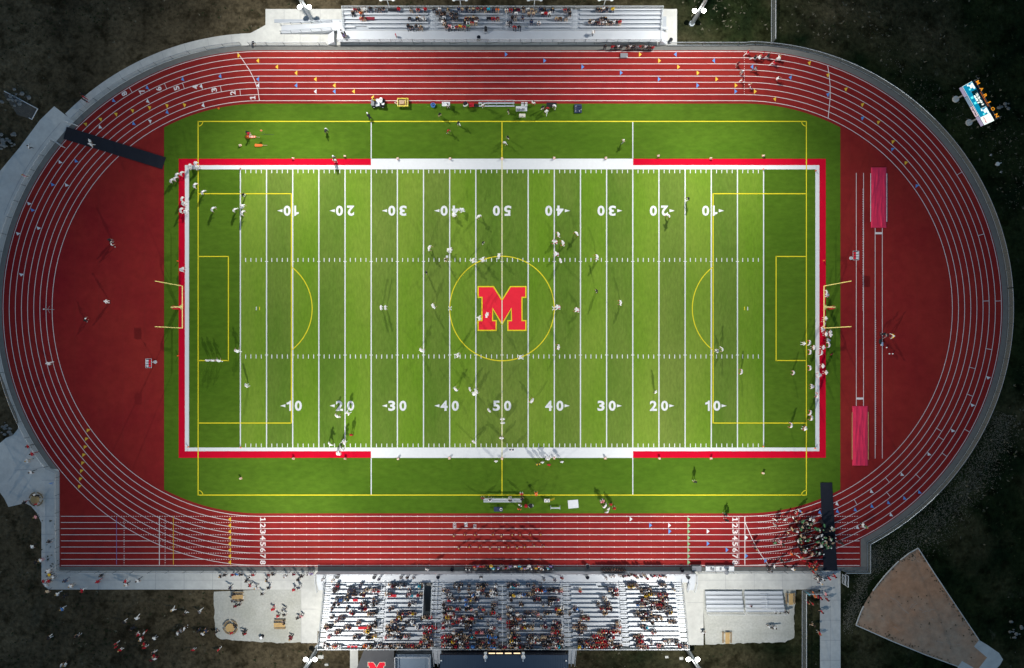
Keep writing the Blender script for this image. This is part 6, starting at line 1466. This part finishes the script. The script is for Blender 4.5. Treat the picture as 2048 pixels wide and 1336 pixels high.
# stroller, seats, blankets in the stands
t_ = thing('stroller', 'black stroller standing on the small grandstand front deck', 'stroller', (*at(971.5, 58, Z0 + .6), Z0 + .005), 0)
m = MB(); m.box(-.22, -.35, .35, .22, .3, .5); m.ball((0, .15, .72), .26, .3, .22, 10, 6); m.build('seat', M['ck'], t_)
m = MB(); m.path([(-.24, -.5, .1), (-.24, .5, .95), (.24, .5, .95), (.24, -.5, .1)], .02, 5); m.build('handle_frame', M['cg'], t_)
for a in (-1, 1):
    for b in (-.5, .35): m = MB(); m.tube((a * .24, b, .12), (a * .28, b, .12), .12, 10); m.build('wheel', M['cg'], t_)
for k, x in enumerate((697, 704.5, 711.5)):
    yb, zf = HROW[13]; Xg = 1008 + (x - 1008) * (H - zf - .6) / H
    t_ = thing('stadium_seat', 'red folding seat on the top home bench, ' + ('nearest the gravel yard', 'in the middle', 'nearest the crowd')[k] + ' of three', 'stadium seat', (gx(Xg), gy(yb + 5.8), zf + .445), 0, 'three red stadium seats')
    m = MB(); m.box(-.24, -.18, 0, .24, .22, .05); m.build('cushion', M['cr'], t_); m = MB(); m.box(-.24, -.24, .06, .24, -.19, .42); m.build('backrest', M['cm'], t_); m = MB(); m.box(-.24, .221, 0, .24, .25, .06); m.build('trim', M['cw'], t_)
for (x, i, st_, w_, lab, c_) in ((786, 4, 'v', .9, 'long black blanket on the top bench of the small grandstand', 'ck'), (740, 2, 'v', .8, 'dark maroon blanket on a bench of the small grandstand', 'cm'), (980, 2, 'v', .6, 'short black blanket on a bench of the small grandstand', 'ck'), (1036, 4, 'v', .4, 'maroon cushion on the top bench of the small grandstand', 'cm'),
                                 (728, 9, 'h', 1.0, 'long red blanket on an upper bench of the home grandstand', 'cr'), (784.5, 2, 'h', .7, 'red and white blanket on a low bench beside the home tunnel', 'cr'), (710.5, 3, 'h', .4, 'small red and white cushion on a low home bench', 'cr')):
    if st_ == 'v': yb, zf = VROW[i]; yy = yb - 4.7
    else: yb, zf = HROW[i]; yy = yb + 5.8
    Xg = 1008 + (x - 1008) * (H - zf - .5) / H; m = MB(); m.box(-w_, -.2, 0, w_, .2, .03); m.box(-w_, -.24, -.18, w_, -.201, .03); m.box(-w_ * .8, -.15, .031, w_ * .6, .1, .06)
    tag(m.build('blanket', M[c_], None, (gx(Xg), gy(yy), zf + .445)), lab, 'blanket', 'blankets on the benches')
# small things out in the dark
t_ = thing('vent_pipe', 'small pale round headed pipe on dark grass outside the scoreboard bend', 'pipe', (*G(1991, 329.5), 0), 0)
m = MB(); m.tube((.9, .3, .2), (0, 0, .25), .06, 6); m.cyl(0, 0, 0, .5, .1, 8); m.build('pipe', M['rail'], t_); m = MB(); m.cyl(0, 0, .501, .58, .35, 14); m.build('cap', M['conc'], t_)
for k, (x, yy, lab) in enumerate(((1980, 311, 'tiny pale bracket on dark grass above the round headed pipe'), (2000, 345, 'tiny pale bracket on dark grass below the round headed pipe'))):
    m = MB(); m.path([(.15, .1, .3), (-.1, .15, .3), (-.12, -.1, .3), (.1, -.12, .3)], .03, 5); m.tube((-.1, 0, 0), (-.1, 0, .3), .03, 5); tag(m.build('bracket', M['rail'], None, (*G(x, yy), 0)), lab, 'bracket', 'tiny brackets')
rk = MB(); rnd = random.Random(3)
for (cx_, cy_, n_, sp) in ((8, 285, 40, 11), (30, 195, 26, 12), (2008, 212, 8, 6), (10, 860, 16, 9), (2035, 1262, 12, 12)):
    for k in range(n_):
        X_, Y_ = G(cx_ + rnd.gauss(0, sp), cy_ + rnd.gauss(0, sp * .7)); r_ = rnd.uniform(.12, .45); rk.ball((X_, Y_, r_ * .3), r_, r_ * rnd.uniform(.5, 1), r_ * .6, 6, 4)
tag(rk.build('rubble', mat('pale_rubble', (.16, .17, .17), .9, .2, 2)), 'scattered pale rubble on the dark grass', None, None, 'stuff')
item('sign_easel', 'small blue sign standing by the curved path fence', 'sign', 105, 965.5, .012, lambda m: (m.box(-.18, -.03, .3, .18, .03, .9, 0), m.box(-.14, -.035, .38, .14, -.031, .82, 1), m.tube((-.15, 0, 0), (-.15, 0, .3), .02, 4), m.tube((.15, 0, 0), (.15, 0, .3), .02, 4), m.tube((0, -.35, 0), (0, 0, .8), .02, 4)), [M['cb'], M['cw']])

# ============================================================ light, sky, camera
w_ = bpy.data.worlds.new('World'); SC.world = w_; w_.use_nodes = True; nt = w_.node_tree
bg = nt.nodes['Background']; sk = nt.nodes.new('ShaderNodeTexSky'); sk.sky_type = 'NISHITA'; sk.sun_disc = False
sk.sun_elevation = math.radians(4); sk.sun_rotation = math.radians(270); sk.altitude = 300; sk.air_density = 1.0; sk.dust_density = 1.5; sk.ozone_density = 2.4
nt.links.new(sk.outputs[0], bg.inputs[0]); bg.inputs[1].default_value = SKY
def spot(X_, Y_, Z_, tx, ty, P_, ang, blend=1.0, col=(1.0, .97, .90)):
    l = bpy.data.lights.new('floodlight_beam', 'SPOT'); l.energy = P_; l.spot_size = math.radians(ang); l.spot_blend = blend; l.shadow_soft_size = .18; l.color = col
    o = bpy.data.objects.new('floodlight_beam', l); COL.objects.link(o); o.location = (X_, Y_, Z_)
    d = Vector((tx - X_, ty - Y_, 0 - Z_)); o.rotation_euler = d.to_track_quat('-Z', 'Y').to_euler(); return o
for (X_, Y_, hh, sx, sy) in LIGHTS:
    cx_, cy_ = 0, 0
    q = Vector((-X_, -Y_, 0)).normalized(); ox, oy = X_ + q.x * 1.0, Y_ + q.y * 1.0
    for (tx, ty, pw, an) in BEAMS: spot(ox, oy, hh - .6, tx * sx, ty * sy, pw * PW, an)
cam = bpy.data.cameras.new('camera'); co = bpy.data.objects.new('camera', cam); COL.objects.link(co)
co.location = ((NX - CX) / S, (CY - NY) / S, H); co.rotation_euler = (0, 0, 0)
cam.sensor_width = 36; cam.lens = 36 * S * H / 2048; cam.shift_x = (1024 - NX) / 2048; cam.shift_y = (NY - 668) / 2048; cam.clip_end = 3000; cam.clip_start = 1
SC.camera = co
SC.view_settings.view_transform = 'Standard'; SC.view_settings.look = 'None'; SC.view_settings.exposure = EXPO; SC.view_settings.gamma = 1
SC.cycles.max_bounces = 4; SC.cycles.transparent_max_bounces = 6
SC.cycles.use_adaptive_sampling = True
